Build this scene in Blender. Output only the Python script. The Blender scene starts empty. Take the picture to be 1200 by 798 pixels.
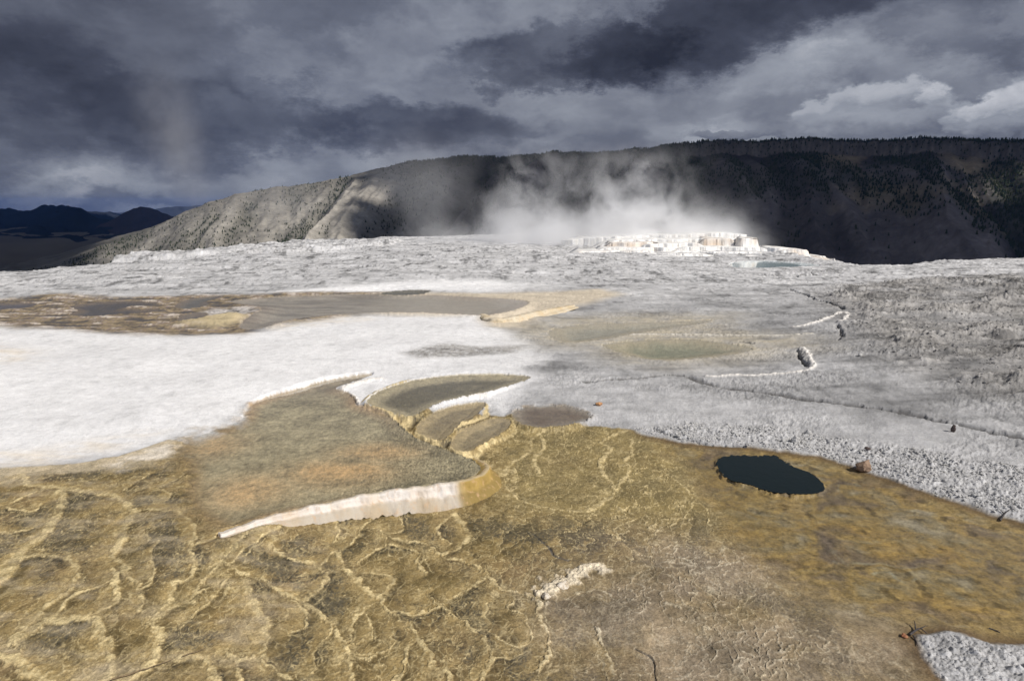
import bpy, math, random
import numpy as np

C = bpy.context.scene.collection
R = math.radians
rng = np.random.default_rng(7)
random.seed(7)

# ----------------------------------------------------------------------------
# camera model: used to survey where things stand on the ground
# ----------------------------------------------------------------------------
CAM_Z = 8.0
FPX = 800.0                              # focal length in photo pixels (24 mm on full frame)
TILT = math.atan(154 / FPX)              # pitched down
CT, ST = math.cos(TILT), math.sin(TILT)

def ray(px, py):
    px = np.asarray(px, float); py = np.asarray(py, float)
    a = (px - 600) / FPX; b = (399 - py) / FPX
    return a, CT + b * ST, -ST + b * CT          # x right, y forward, z up

def az_el(px, py):
    x, y, z = ray(px, py)
    return np.arctan2(x, y), np.arctan2(z, np.hypot(x, y))

# ----------------------------------------------------------------------------
# noise helpers
# ----------------------------------------------------------------------------
def hsh(ix, iy, s):
    h = (ix.astype(np.int64) * 374761393 + iy.astype(np.int64) * 668265263 + s * 974711) & 0xFFFFFFFF
    h = ((h ^ (h >> 13)) * 1274126177) & 0xFFFFFFFF
    h = ((h ^ (h >> 16)) * 2246822519) & 0xFFFFFFFF
    return ((h ^ (h >> 15)) & 0xFFFFFF).astype(np.float32) / float(0xFFFFFF)

_tr = np.random.default_rng(1234); _ta = _tr.uniform(0, 2 * np.pi, (512, 512))
TGX = np.cos(_ta).astype(np.float32).ravel(); TGY = np.sin(_ta).astype(np.float32).ravel()
from concurrent.futures import ThreadPoolExecutor
POOL = ThreadPoolExecutor(4)

def _noise1(x, y, s):
    ix = np.floor(x); iy = np.floor(y); fx = (x - ix).astype(np.float32); fy = (y - iy).astype(np.float32)
    ix = ix.astype(np.int32) + (s * 157) % 509; iy = iy.astype(np.int32) + (s * 241) % 499
    u = fx * fx * fx * (fx * (fx * 6 - 15) + 10); v = fy * fy * fy * (fy * (fy * 6 - 15) + 10)
    x0 = (ix & 511) << 9; x1 = ((ix + 1) & 511) << 9; y0 = iy & 511; y1 = (iy + 1) & 511
    k = x0 | y0; a = TGX[k] * fx + TGY[k] * fy
    k = x1 | y0; b = TGX[k] * (fx - 1) + TGY[k] * fy
    n0 = a + (b - a) * u
    k = x0 | y1; a = TGX[k] * fx + TGY[k] * (fy - 1)
    k = x1 | y1; b = TGX[k] * (fx - 1) + TGY[k] * (fy - 1)
    n1 = a + (b - a) * u
    return (n0 + (n1 - n0) * v) * 1.5

def noise(x, y, s=0):
    """gradient noise, about -1..1"""
    x, y = np.broadcast_arrays(np.asarray(x, np.float64), np.asarray(y, np.float64))
    if x.size < 100000: return _noise1(x, y, s).astype(np.float64)
    sh = x.shape; xr = x.ravel(); yr = y.ravel(); n = len(xr); e = np.linspace(0, n, 17).astype(int); out = np.empty(n, np.float64)
    def job(i): out[e[i]:e[i + 1]] = _noise1(xr[e[i]:e[i + 1]], yr[e[i]:e[i + 1]], s)
    list(POOL.map(job, range(16)))
    return out.reshape(sh)

def fbm(x, y, s=0, o=4, g=.5):
    t = 0; a = 1; f = 1
    for k in range(o):
        t = t + a * noise(x * f + 13.7 * k, y * f - 7.1 * k, s + k); a *= g; f *= 2.03
    return t

def ridged(x, y, s=0, o=4):
    t = 0; a = 1; f = 1; n = 0
    for k in range(o):
        t = t + a * (1 - np.abs(noise(x * f, y * f, s + k)) * 1.6); n += a; a *= .5; f *= 2.1
    return t / n

def par(fn, x, y, *a):
    n = len(x); e = np.linspace(0, n, 17).astype(int)
    res = list(POOL.map(lambda i: fn(x[e[i]:e[i + 1]], y[e[i]:e[i + 1]], *a), range(16)))
    return tuple(np.concatenate(q) for q in zip(*res)) if isinstance(res[0], tuple) else np.concatenate(res)

def voronoi(x, y, s=0): return par(_voronoi, x, y, s)

def _voronoi(x, y, s=0):
    """returns F1, distance to cell edge, cell random"""
    ix = np.floor(x).astype(np.int64); iy = np.floor(y).astype(np.int64)
    F1 = np.full(x.shape, 9.); F2 = np.full(x.shape, 9.); cid = np.zeros(x.shape)
    for i in (-1, 0, 1):
        for j in (-1, 0, 1):
            jx = ix + i; jy = iy + j
            px = jx + .1 + .8 * hsh(jx, jy, s); py = jy + .1 + .8 * hsh(jx, jy, s + 1)
            d = np.hypot(px - x, py - y)
            c = hsh(jx, jy, s + 2)
            m = d < F1
            F2 = np.where(m, F1, np.minimum(F2, d)); cid = np.where(m, c, cid); F1 = np.where(m, d, F1)
    return F1, F2 - F1, cid

def _scallop(x, y, s=0):
    """cells bounded by arcs: downstream position in the cell, edge measure, cell random"""
    ix = np.floor(x).astype(np.int64); iy = np.floor(y).astype(np.int64)
    F1 = np.full(x.shape, 9.); F2 = np.full(x.shape, 9.); cid = np.zeros(x.shape); T = np.zeros(x.shape)
    for i in (-1, 0, 1):
        for j in (-1, 0, 1):
            jx = ix + i; jy = iy + j; c = hsh(jx, jy, s + 2)
            vx = x - (jx + .1 + .8 * hsh(jx, jy, s)); vy = y - (jy + .1 + .8 * hsh(jx, jy, s + 1))
            d = np.hypot(vx, vy) / (.62 + .76 * c)
            m = d < F1
            F2 = np.where(m, F1, np.minimum(F2, d)); cid = np.where(m, c, cid); T = np.where(m, vx * .8 - vy * .6, T); F1 = np.where(m, d, F1)
    return T, F2 - F1, cid

def scallop(x, y, s=0): return par(_scallop, x, y, s)

def sst(a, b, x):
    t = np.clip((x - a) / (b - a), 0, 1)
    return t * t * (3 - 2 * t)

def lerp(a, b, t): return a + (b - a) * t

# ----------------------------------------------------------------------------
# elevation of the terrace: thin plate spline through surveyed points
# (px, py, height)
# ----------------------------------------------------------------------------
CTRL = [(-300, 700, .3), (0, 800, .15), (300, 800, .0), (600, 800, -.05), (900, 800, .05), (1200, 800, .12), (1500, 800, .2),
        (0, 700, .25), (150, 640, .34), (0, 600, .40), (150, 590, .44), (230, 600, .44), (262, 627, .42), (300, 640, .26), (350, 640, .12), (500, 640, .0), (500, 605, -.02), (600, 570, .06), (590, 610, 0),
        (700, 640, .02), (800, 640, .02), (900, 620, .0), (1000, 620, .0), (1200, 660, .0), (1060, 700, .02),
        (620, 500, .22), (740, 515, .1), (860, 530, .03), (1000, 555, .03), (1200, 620, .04), (900, 505, .22), (1100, 560, .22), (1200, 580, .25),
        (0, 520, .6), (200, 490, .56), (-200, 540, .6), (300, 455, .62), (0, 440, .9), (300, 420, .8), (500, 420, .7), (420, 450, .56), (560, 430, .62), (640, 450, .5), (760, 470, .4),
        (-200, 390, .95), (0, 385, .95), (150, 370, .9), (400, 360, .9), (560, 358, .9), (650, 366, .72), (690, 385, .5), (800, 385, .46), (800, 412, .45), (900, 420, .5),
        (1000, 400, .8), (1100, 400, 1.0), (1200, 400, 1.1), (1200, 480, .7), (1000, 460, .6), (1400, 420, 1.1),
        (0, 330, 1.0), (300, 320, 1.2), (600, 320, 1.0), (800, 330, .8), (1000, 330, 1.0), (1200, 320, 1.4), (500, 290, 1.5), (200, 305, 1.2), (900, 312, .9), (700, 300, 1.3), (-300, 330, .9), (1500, 320, 1.2)]
_c = np.array(CTRL, float)
def _ctrl_xy():
    x, y, z = ray(_c[:, 0], _c[:, 1]); t = (_c[:, 2] - CAM_Z) / z
    return x * t, y * t
def _feat(x, y): return np.stack([np.arctan2(x, y) * 2.2, np.log(np.maximum(np.hypot(x, y), 1.)) * 1.5], -1)
_cp = _feat(*_ctrl_xy())
def _U(d2): return np.where(d2 > 1e-12, .5 * d2 * np.log(np.maximum(d2, 1e-12)), 0)
_n = len(_cp)
_K = _U(((_cp[:, None] - _cp[None]) ** 2).sum(-1)) + np.eye(_n) * .004
_P = np.hstack([np.ones((_n, 1)), _cp])
_A = np.zeros((_n + 3, _n + 3)); _A[:_n, :_n] = _K; _A[:_n, _n:] = _P; _A[_n:, :_n] = _P.T
_w = np.linalg.solve(_A, np.concatenate([_c[:, 2], np.zeros(3)]))
def base_z(x, y):
    x = np.asarray(x, float); y = np.asarray(y, float)
    sh = x.shape; f = _feat(np.ravel(x), np.ravel(y))
    out = _w[_n] + f @ _w[_n + 1:]
    for i in range(_n): out += _w[i] * _U(((f - _cp[i]) ** 2).sum(-1))
    return np.clip(out, -.15, 1.8).reshape(sh)

def G(pts, z=None):
    """photo survey points -> world xy (Nx2), on the terrace surface or on a level z"""
    p = np.array(pts, float); x, y, zz = ray(p[:, 0], p[:, 1])
    zz = np.minimum(zz, -.02)
    h = np.full(len(p), .4 if z is None else z)
    for _ in range(1 if z is not None else 6):
        t = (h - CAM_Z) / zz
        if z is None: h = base_z(x * t, y * t)
    return np.stack([x * t, y * t], -1)

def smooth_poly(P, closed=True, it=2):
    P = np.asarray(P, float)
    for _ in range(it):
        if closed:
            Q = np.roll(P, -1, 0); P = np.stack([.75 * P + .25 * Q, .25 * P + .75 * Q], 1).reshape(-1, 2)
        else:
            a, b = P[:-1], P[1:]; m = np.stack([.75 * a + .25 * b, .25 * a + .75 * b], 1).reshape(-1, 2)
            P = np.vstack([P[:1], m[1:-1], P[-1:]])
    return P

def seg_dist(x, y, P, closed, reach):
    """distance to a polyline, only evaluated within reach (else reach)"""
    out = np.full(x.shape, reach, float)
    Q = np.roll(P, -1, 0) if closed else P[1:]
    A = P if closed else P[:-1]
    lo = P.min(0) - reach; hi = P.max(0) + reach
    idx = np.nonzero((x > lo[0]) & (x < hi[0]) & (y > lo[1]) & (y < hi[1]))[0]
    if len(idx) == 0: return out
    X = x[idx]; Y = y[idx]; d = np.full(X.shape, reach * reach)
    for a, b in zip(A, Q):
        e = b - a; L = e @ e + 1e-12
        m = np.nonzero((X > min(a[0], b[0]) - reach) & (X < max(a[0], b[0]) + reach) & (Y > min(a[1], b[1]) - reach) & (Y < max(a[1], b[1]) + reach))[0]
        if len(m) == 0: continue
        xx = X[m] - a[0]; yy = Y[m] - a[1]
        t = np.clip((xx * e[0] + yy * e[1]) / L, 0, 1)
        d[m] = np.minimum(d[m], (xx - t * e[0]) ** 2 + (yy - t * e[1]) ** 2)
    out[idx] = np.sqrt(d)
    return out

def seg_side(x, y, P, reach, dx=.8, dy=-.6):
    """distance to an open polyline and which side of it, measured along the way the water runs"""
    out = np.full(x.shape, reach, float); sd = np.zeros(x.shape)
    lo = P.min(0) - reach; hi = P.max(0) + reach
    idx = np.nonzero((x > lo[0]) & (x < hi[0]) & (y > lo[1]) & (y < hi[1]))[0]
    if len(idx) == 0: return out, sd
    X = x[idx]; Y = y[idx]; d = np.full(X.shape, reach * reach); q = np.zeros(X.shape)
    for a, b in zip(P[:-1], P[1:]):
        e = b - a; L = e @ e + 1e-12
        m = np.nonzero((X > min(a[0], b[0]) - reach) & (X < max(a[0], b[0]) + reach) & (Y > min(a[1], b[1]) - reach) & (Y < max(a[1], b[1]) + reach))[0]
        if len(m) == 0: continue
        xx = X[m] - a[0]; yy = Y[m] - a[1]
        t = np.clip((xx * e[0] + yy * e[1]) / L, 0, 1)
        vx = xx - t * e[0]; vy = yy - t * e[1]; dd = vx * vx + vy * vy
        k = dd < d[m]
        d[m[k]] = dd[k]; q[m[k]] = (vx[k] * dx + vy[k] * dy)
    out[idx] = np.sqrt(d); sd[idx] = q / np.maximum(np.sqrt(d), 1e-6)
    return out, sd

def inside(x, y, P):
    out = np.zeros(x.shape, bool)
    lo = P.min(0); hi = P.max(0)
    idx = np.nonzero((x > lo[0]) & (x < hi[0]) & (y > lo[1]) & (y < hi[1]))[0]
    if len(idx) == 0: return out
    X = x[idx]; Y = y[idx]; c = np.zeros(X.shape, bool)
    for a, b in zip(P, np.roll(P, -1, 0)):
        if a[1] == b[1]: continue
        c ^= ((a[1] > Y) != (b[1] > Y)) & (X < (b[0] - a[0]) * (Y - a[1]) / (b[1] - a[1]) + a[0])
    out[idx] = c
    return out

def sdf(x, y, P, reach):
    d = seg_dist(x, y, P, True, reach)
    return np.where(inside(x, y, P), -d, d)

# ----------------------------------------------------------------------------
# survey: pools, zones, ridges (photo points)
# ----------------------------------------------------------------------------
PA = [(200, 520), (222, 511), (255, 503), (284, 491), (287, 483), (291, 474), (318, 464), (345, 458), (372, 449), (405, 442), (440, 438), (428, 444), (400, 453), (391, 456), (408, 459), (416, 466), (418, 474),
      (440, 480), (458, 488), (470, 500), (484, 512), (504, 520), (530, 530), (552, 538), (566, 547), (558, 560), (530, 567), (500, 571), (440, 579), (380, 592), (320, 605), (264, 625), (238, 614), (214, 600), (206, 580), (216, 556)]
PB = [(426, 472), (440, 459), (478, 446), (530, 439), (590, 438), (628, 441), (606, 449), (570, 460), (540, 466), (516, 471), (498, 480), (484, 490), (462, 484), (440, 477)]
PC = [(484, 505), (496, 490), (514, 480), (540, 473), (572, 470), (564, 481), (556, 488), (538, 496), (520, 518), (500, 514)]
PD = [(526, 521), (538, 504), (556, 497), (578, 489), (597, 490), (600, 499), (584, 510), (566, 520), (548, 530), (534, 529)]
PH = [(597, 483), (620, 475), (664, 474), (698, 486), (684, 494), (655, 500), (622, 501), (604, 493)]
PE = [(262, 353), (330, 347), (420, 344), (500, 345), (560, 348), (612, 351), (623, 355), (606, 363), (580, 369), (560, 370), (500, 366), (430, 366), (380, 370), (335, 375), (305, 386), (276, 386), (288, 371), (312, 361), (282, 357)]
PK = [(438, 344), (474, 339.5), (508, 340), (500, 344.5), (470, 346)]
PL1 = [(-60, 355), (0, 355), (46, 354), (42, 360), (0, 364), (-60, 366)]
PL2 = [(74, 359), (110, 354), (150, 352), (192, 354), (176, 357), (150, 359), (146, 362), (200, 362), (190, 366), (140, 367), (128, 370), (90, 371), (78, 368), (96, 364)]
PL3 = [(200, 359), (214, 352), (232, 348), (266, 345.5), (256, 350), (240, 354), (250, 357), (236, 360), (214, 363)]
PL4 = [(205, 372), (225, 366), (246, 367), (236, 374), (212, 378)]
PF1 = [(640, 388), (658, 382), (720, 378), (800, 376.5), (840, 374), (822, 380), (780, 385), (744, 391), (704, 399), (664, 402), (644, 397)]
PF2 = [(700, 403), (750, 398.5), (800, 396.5), (850, 401), (886, 408), (872, 414), (824, 420), (782, 423), (748, 420), (716, 411)]
PG = [(838, 540), (848, 534), (868, 533), (890, 535), (904, 532), (914, 536), (926, 546), (950, 553), (969, 570), (962, 578), (930, 579), (900, 576), (878, 567), (852, 562), (843, 552)]
PI = [(850, 309), (880, 305), (930, 307), (965, 311), (955, 314), (900, 314.5), (862, 315)]
PR = [(820, 545), (780, 525), (830, 522), (872, 524), (960, 536), (1040, 563), (1100, 583), (1160, 602), (1210, 616), (1330, 650), (1330, 760), (1200, 752), (1110, 738), (1060, 738), (1000, 726), (950, 700), (900, 670), (880, 640), (860, 610), (840, 590)]
Z_ALG = [(-300, 575), (0, 547), (40, 545), (90, 541), (140, 533), (200, 515), (300, 530), (400, 520), (460, 495), (480, 492), (500, 484), (556, 490), (575, 488), (600, 486), (640, 500), (664, 500), (700, 499), (738, 503), (758, 513), (800, 520), (870, 522), (960, 534), (1040, 560), (1100, 581), (1160, 600), (1210, 614), (1400, 660), (1400, 760), (1210, 756), (1160, 754), (1110, 741), (1076, 744), (1082, 770), (1140, 830), (1100, 1100), (-400, 1100)]
Z_WHITE = [(-300, 392), (0, 382), (100, 387), (200, 392), (285, 392), (340, 380), (400, 371), (500, 366), (560, 370), (580, 382), (622, 400), (650, 420), (610, 432), (660, 446), (628, 452), (600, 470), (590, 486), (572, 472), (500, 480), (420, 472), (345, 458), (290, 475), (284, 491), (200, 518), (140, 533), (60, 543), (0, 548), (-300, 572)]
Z_WHITE2 = [(270, 349), (330, 341), (420, 334), (520, 329), (600, 331), (672, 334), (640, 341), (560, 344), (500, 341), (420, 343), (330, 346)]
Z_WHITE3 = [(672, 345), (720, 339), (770, 344), (800, 350), (740, 352)]
Z_BANK = [(600, 446), (700, 432), (760, 452), (880, 470), (1000, 484), (1100, 505), (1250, 545), (1250, 620), (1160, 598), (1100, 579), (1040, 557), (960, 531), (870, 519), (800, 517), (740, 502), (690, 496), (650, 470)]
Z_ORANGE = [(-200, 352), (0, 352), (60, 347), (150, 349), (240, 346), (300, 345), (420, 342), (560, 345), (640, 344), (700, 340), (730, 346), (690, 356), (640, 366), (610, 384), (572, 384), (560, 372), (430, 368), (330, 380), (290, 392), (200, 394), (150, 392), (100, 389), (0, 382), (-200, 390)]
Z_TAN_F = [(600, 385), (650, 372), (740, 368), (860, 368), (850, 385), (950, 396), (958, 408), (890, 420), (790, 430), (730, 424), (690, 408), (640, 406)]
Z_DARKR = [(955, 345), (1000, 333), (1100, 326), (1400, 322), (1500, 470), (1300, 500), (1200, 470), (1120, 452), (1060, 430), (1010, 402), (990, 375)]
Z_DARKR2 = [(470, 414), (520, 405), (560, 407), (620, 404), (600, 412), (540, 419), (490, 420)]
Z_RUB = [(740, 503), (800, 495), (900, 500), (1000, 515), (1100, 530), (1250, 560), (1250, 622), (1160, 600), (1100, 581), (1040, 559), (960, 533), (870, 521), (800, 518)]
Z_RUB2 = [(1078, 746), (1110, 742), (1160, 756), (1210, 757), (1330, 770), (1330, 900), (1160, 900), (1090, 780)]
Z_PINK = [(640, 700), (700, 650), (780, 630), (880, 640), (910, 670), (960, 700), (1050, 735), (1085, 760), (1100, 830), (800, 830), (700, 790), (650, 740)]

# pale rims of the small terraces: (width m, height m, points)
RIMS = [
 (.26, .07, [(75, 575), (72, 595), (62, 612), (50, 630), (30, 642), (18, 660), (5, 680), (-20, 700)]),
 (.13, .06, [(30, 652), (60, 650), (86, 658), (92, 670), (88, 686), (70, 702), (40, 728), (16, 748), (-10, 766)]),
 (.08, .05, [(150, 668), (128, 682), (112, 690), (88, 696), (80, 706), (66, 722)]),
 (.08, .05, [(131, 664), (138, 676), (144, 694), (138, 708), (110, 720)]),
 (.07, .05, [(140, 672), (152, 674), (162, 682), (166, 700), (164, 714)]),
 (.18, .07, [(16, 752), (50, 730), (86, 726), (116, 724), (122, 744), (136, 768), (125, 790), (124, 806)]),
 (.22, .07, [(-20, 766), (0, 770), (30, 784), (60, 804)]),
 (.22, .07, [(178, 720), (192, 736), (180, 760), (184, 772), (166, 786), (140, 800)]),
 (.10, .05, [(242, 690), (220, 702), (200, 710), (182, 722)]),
 (.09, .05, [(172, 597), (207, 600), (225, 615), (232, 627), (225, 645), (230, 665), (220, 682), (205, 682), (200, 700)]),
 (.06, .05, [(170, 622), (175, 635), (186, 640), (175, 647), (178, 662), (183, 672), (178, 685), (170, 690)]),
 (.20, .06, [(160, 600), (146, 618), (150, 632), (128, 648), (150, 668)]),
 (.08, .05, [(268, 626), (248, 635), (232, 640)]),
 (.08, .05, [(298, 625), (277, 637), (265, 652), (250, 667), (235, 680), (225, 700), (200, 712)]),
 (.06, .04, [(223, 550), (215, 557), (200, 565), (183, 572), (200, 578), (196, 588)]),
 (.05, .04, [(148, 572), (162, 562), (175, 555)]),
 (.16, .05, [(25, 547), (32, 570), (75, 572), (110, 577), (145, 582), (160, 600)]),
 (.09, .04, [(-10, 570), (10, 562), (32, 552)]), (.07, .04, [(-5, 597), (18, 588), (40, 577)]), (.07, .04, [(10, 596), (38, 602), (48, 592)]), (.08, .04, [(-5, 622), (32, 622), (46, 614)]),
 (.08, .05, [(296, 624), (272, 640), (260, 655), (247, 664)]), (.08, .05, [(327, 622), (304, 635), (282, 650), (266, 660)]),
 (.10, .06, [(262, 658), (277, 667), (287, 674), (307, 677), (319, 687), (339, 697), (359, 704), (371, 714), (384, 729), (398, 746), (408, 759), (411, 788), (414, 806)]),
 (.08, .05, [(252, 672), (267, 674), (255, 692), (252, 699), (237, 712), (220, 722)]),
 (.15, .06, [(287, 677), (294, 694), (299, 712), (314, 731), (314, 751), (299, 766), (282, 774)]),
 (.06, .05, [(344, 704), (356, 712), (361, 727), (354, 739), (340, 741)]), (.06, .05, [(386, 731), (384, 746), (374, 754), (366, 769), (370, 790)]),
 (.09, .05, [(317, 640), (339, 657), (359, 660), (374, 669), (389, 677), (379, 687), (361, 702)]),
 (.07, .05, [(374, 669), (384, 655), (396, 645), (413, 637), (423, 620), (436, 606)]),
 (.11, .05, [(396, 647), (403, 669), (418, 677), (436, 692), (446, 698)]),
 (.07, .05, [(442, 703), (421, 717), (411, 734), (408, 749)]), (.06, .04, [(411, 771), (423, 774), (440, 771)]), (.06, .04, [(394, 612), (399, 627), (391, 637)]),
 (.13, .05, [(200, 771), (222, 769), (247, 771), (257, 798)]), (.11, .05, [(264, 761), (279, 774), (284, 800)]), (.08, .05, [(307, 769), (319, 784), (341, 800)]), (.06, .04, [(426, 719), (436, 739), (431, 751)]),
 (.05, .04, [(468, 602), (475, 618), (457, 626), (446, 621)]), (.06, .04, [(427, 618), (449, 621), (453, 637), (441, 643), (416, 662)]),
 (.05, .04, [(455, 637), (471, 640), (493, 643), (490, 657), (501, 673)]),
 (.09, .05, [(455, 629), (471, 632), (504, 635), (517, 651), (539, 657), (564, 665), (572, 676)]),
 (.09, .04, [(531, 602), (515, 615), (512, 626), (528, 637)]), (.16, .03, [(533, 600), (552, 622), (546, 638), (522, 648)]),
 (.10, .06, [(400, 667), (416, 673), (433, 692), (446, 697), (452, 714), (466, 722), (487, 738), (490, 749), (504, 766), (509, 782), (534, 790), (523, 804)]),
 (.07, .04, [(446, 697), (463, 684), (466, 676), (455, 670), (427, 670)]),
 (.08, .05, [(452, 714), (471, 717), (493, 719), (517, 711), (534, 719), (553, 738), (575, 758), (578, 777), (567, 798)]),
 (.06, .04, [(498, 697), (515, 708), (523, 710)]), (.08, .05, [(490, 749), (474, 766), (474, 782), (466, 800)]), (.06, .04, [(455, 744), (463, 755), (446, 769), (422, 769), (405, 766)]),
 (.07, .05, [(553, 738), (578, 741), (597, 758), (610, 760), (624, 752), (619, 733), (613, 717), (591, 714), (602, 706)]), (.05, .04, [(608, 766), (602, 774), (580, 771)]),
 (.09, .05, [(632, 697), (629, 722), (640, 738), (643, 757), (643, 771), (629, 784)]), (.05, .04, [(575, 708), (567, 722), (575, 733)]),
 (.14, .03, [(662, 500), (628, 508), (620, 518), (625, 530), (602, 542), (590, 556)]), (.16, .03, [(632, 508), (640, 525), (625, 542), (632, 554)]),
 (.15, .04, [(740, 505), (720, 508), (700, 520), (722, 525), (702, 542), (705, 555), (720, 570), (715, 586), (690, 600)]), (.13, .04, [(740, 516), (742, 532), (732, 538), (740, 550), (728, 568), (716, 580)]),
 (.12, .05, [(597, 492), (604, 500), (604, 508), (588, 516), (566, 528), (560, 540)]),
 (.05, .03, [(780, 555), (802, 570), (815, 588), (805, 605), (782, 618)]), (.05, .03, [(815, 588), (830, 600), (830, 614)]), (.04, .03, [(755, 605), (728, 615), (720, 622)]),
 (.06, .03, [(572, 676), (590, 690), (604, 694), (632, 700)]), (.07, .03, [(572, 676), (556, 690), (530, 700)]),
 (.05, .03, [(660, 700), (676, 692), (712, 690), (720, 700)]), (.06, .03, [(700, 735), (706, 750), (714, 770), (722, 790)]),
 (.05, .03, [(590, 560), (600, 580), (620, 590), (650, 596), (690, 600)]),
]
WRIMS = [  # white / yellow travertine rims between pools: (width, height, colour, points)
 (.16, .12, 'w', [(388, 457), (408, 460), (416, 467), (419, 476), (424, 479)]),
 (.22, .08, 'w', [(398, 456), (424, 446), (446, 443)]),
 (.17, .10, 'w', [(486, 491), (500, 481), (520, 472), (545, 468), (572, 465)]),
 (.20, .04, 'y', [(424, 479), (446, 484), (460, 490), (468, 500), (482, 514), (504, 524), (530, 533), (556, 540), (570, 546)]),
 (.28, .03, 'y', [(484, 491), (476, 496), (470, 503)]),
 (.13, .035, 'y', [(504, 520), (522, 521), (534, 504), (556, 496), (572, 488), (568, 474)]),
 (.10, .04, 'y', [(424, 473), (440, 458), (480, 445)]),
 (.24, .05, 'w', [(634, 694), (650, 685), (664, 678), (676, 670)]), (.2, .05, 'w', [(684, 664), (698, 662), (706, 668)]),
 (.16, .08, 'w', [(938, 408), (945, 412), (950, 424), (956, 430), (940, 437), (890, 440), (830, 441)]),
 (.2, .1, 'w', [(930, 384), (950, 381), (975, 372), (990, 366), (994, 372), (984, 380)]),
 (.16, .06, 'g', [(700, 396), (760, 392), (830, 392), (900, 394), (950, 392)]),
]
CRACKS = [  # dark broken crevices (width, depth, points)
 (.30, .11, [(690, 446), (740, 442), (790, 437), (845, 455), (900, 460), (980, 472), (1050, 482), (1100, 491), (1150, 502), (1215, 517)]),
 (.22, .2, [(925, 340), (944, 346), (955, 352), (974, 356), (988, 364)]), (.25, .2, [(980, 382), (988, 392), (980, 398)]), (.22, .18, [(934, 410), (938, 420), (946, 430)]),
 (.12, .12, [(764, 502), (800, 519), (870, 521)]), (.04, .03, [(613, 618), (632, 632), (646, 648), (665, 656)]), (.03, .03, [(745, 755), (764, 765), (770, 782), (776, 798)]),
 (.25, .15, [(870, 400), (880, 402)]), (.2, .15, [(660, 352), (680, 353)]), (.3, .2, [(932, 323), (948, 320), (956, 322)])]

EDGE = [(-700, 330), (-300, 325), (0, 318), (60, 314), (120, 309), (180, 300), (250, 296), (350, 288), (450, 282), (560, 278.5), (700, 279), (800, 281), (880, 288), (950, 303), (1010, 312), (1040, 313), (1100, 309), (1200, 305), (1400, 303), (1900, 310)]

SUN_EL, SUN_AZ = R(41), R(122)
SUN = np.array([math.sin(SUN_AZ) * math.cos(SUN_EL), math.cos(SUN_AZ) * math.cos(SUN_EL), math.sin(SUN_EL)])

# ----------------------------------------------------------------------------
# object helpers
# ----------------------------------------------------------------------------
def tag(o, label=None, cat=None, group=None, kind=None):
    if label: o['label'] = label
    if cat: o['category'] = cat
    if group: o['group'] = group
    if kind: o['kind'] = kind
    return o

def mesh_obj(name, verts, faces, mat=None, parent=None, smooth=True, cols=None, mesh_only=False):
    verts = np.asarray(verts, np.float32)
    me = bpy.data.meshes.new(name)
    if isinstance(faces, np.ndarray):
        n, k = faces.shape
        me.vertices.add(len(verts)); me.vertices.foreach_set('co', verts.ravel())
        me.loops.add(n * k); me.loops.foreach_set('vertex_index', faces.astype(np.int32).ravel())
        me.polygons.add(n); me.polygons.foreach_set('loop_start', np.arange(0, n * k, k, dtype=np.int32))
        me.update(calc_edges=True)
    else:
        me.from_pydata([tuple(map(float, v)) for v in verts], [], faces); me.update()
    me.polygons.foreach_set('use_smooth', np.full(len(me.polygons), smooth))
    if cols:
        for nm, a in cols.items():
            at = me.attributes.new(nm, 'FLOAT_COLOR', 'POINT')
            at.data.foreach_set('color', np.ascontiguousarray(a, np.float32).ravel())
    if mat: me.materials.append(mat)
    if mesh_only: return me
    o = bpy.data.objects.new(name, me); C.objects.link(o)
    if parent: o.parent = parent
    return o

def grid_faces(nr, nc, wrap=False):
    i = np.arange(nr - 1)[:, None]; j = np.arange(nc if wrap else nc - 1)[None]
    j2 = (j + 1) % nc
    return np.stack([i * nc + j, i * nc + j2, (i + 1) * nc + j2, (i + 1) * nc + j], -1).reshape(-1, 4)

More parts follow.
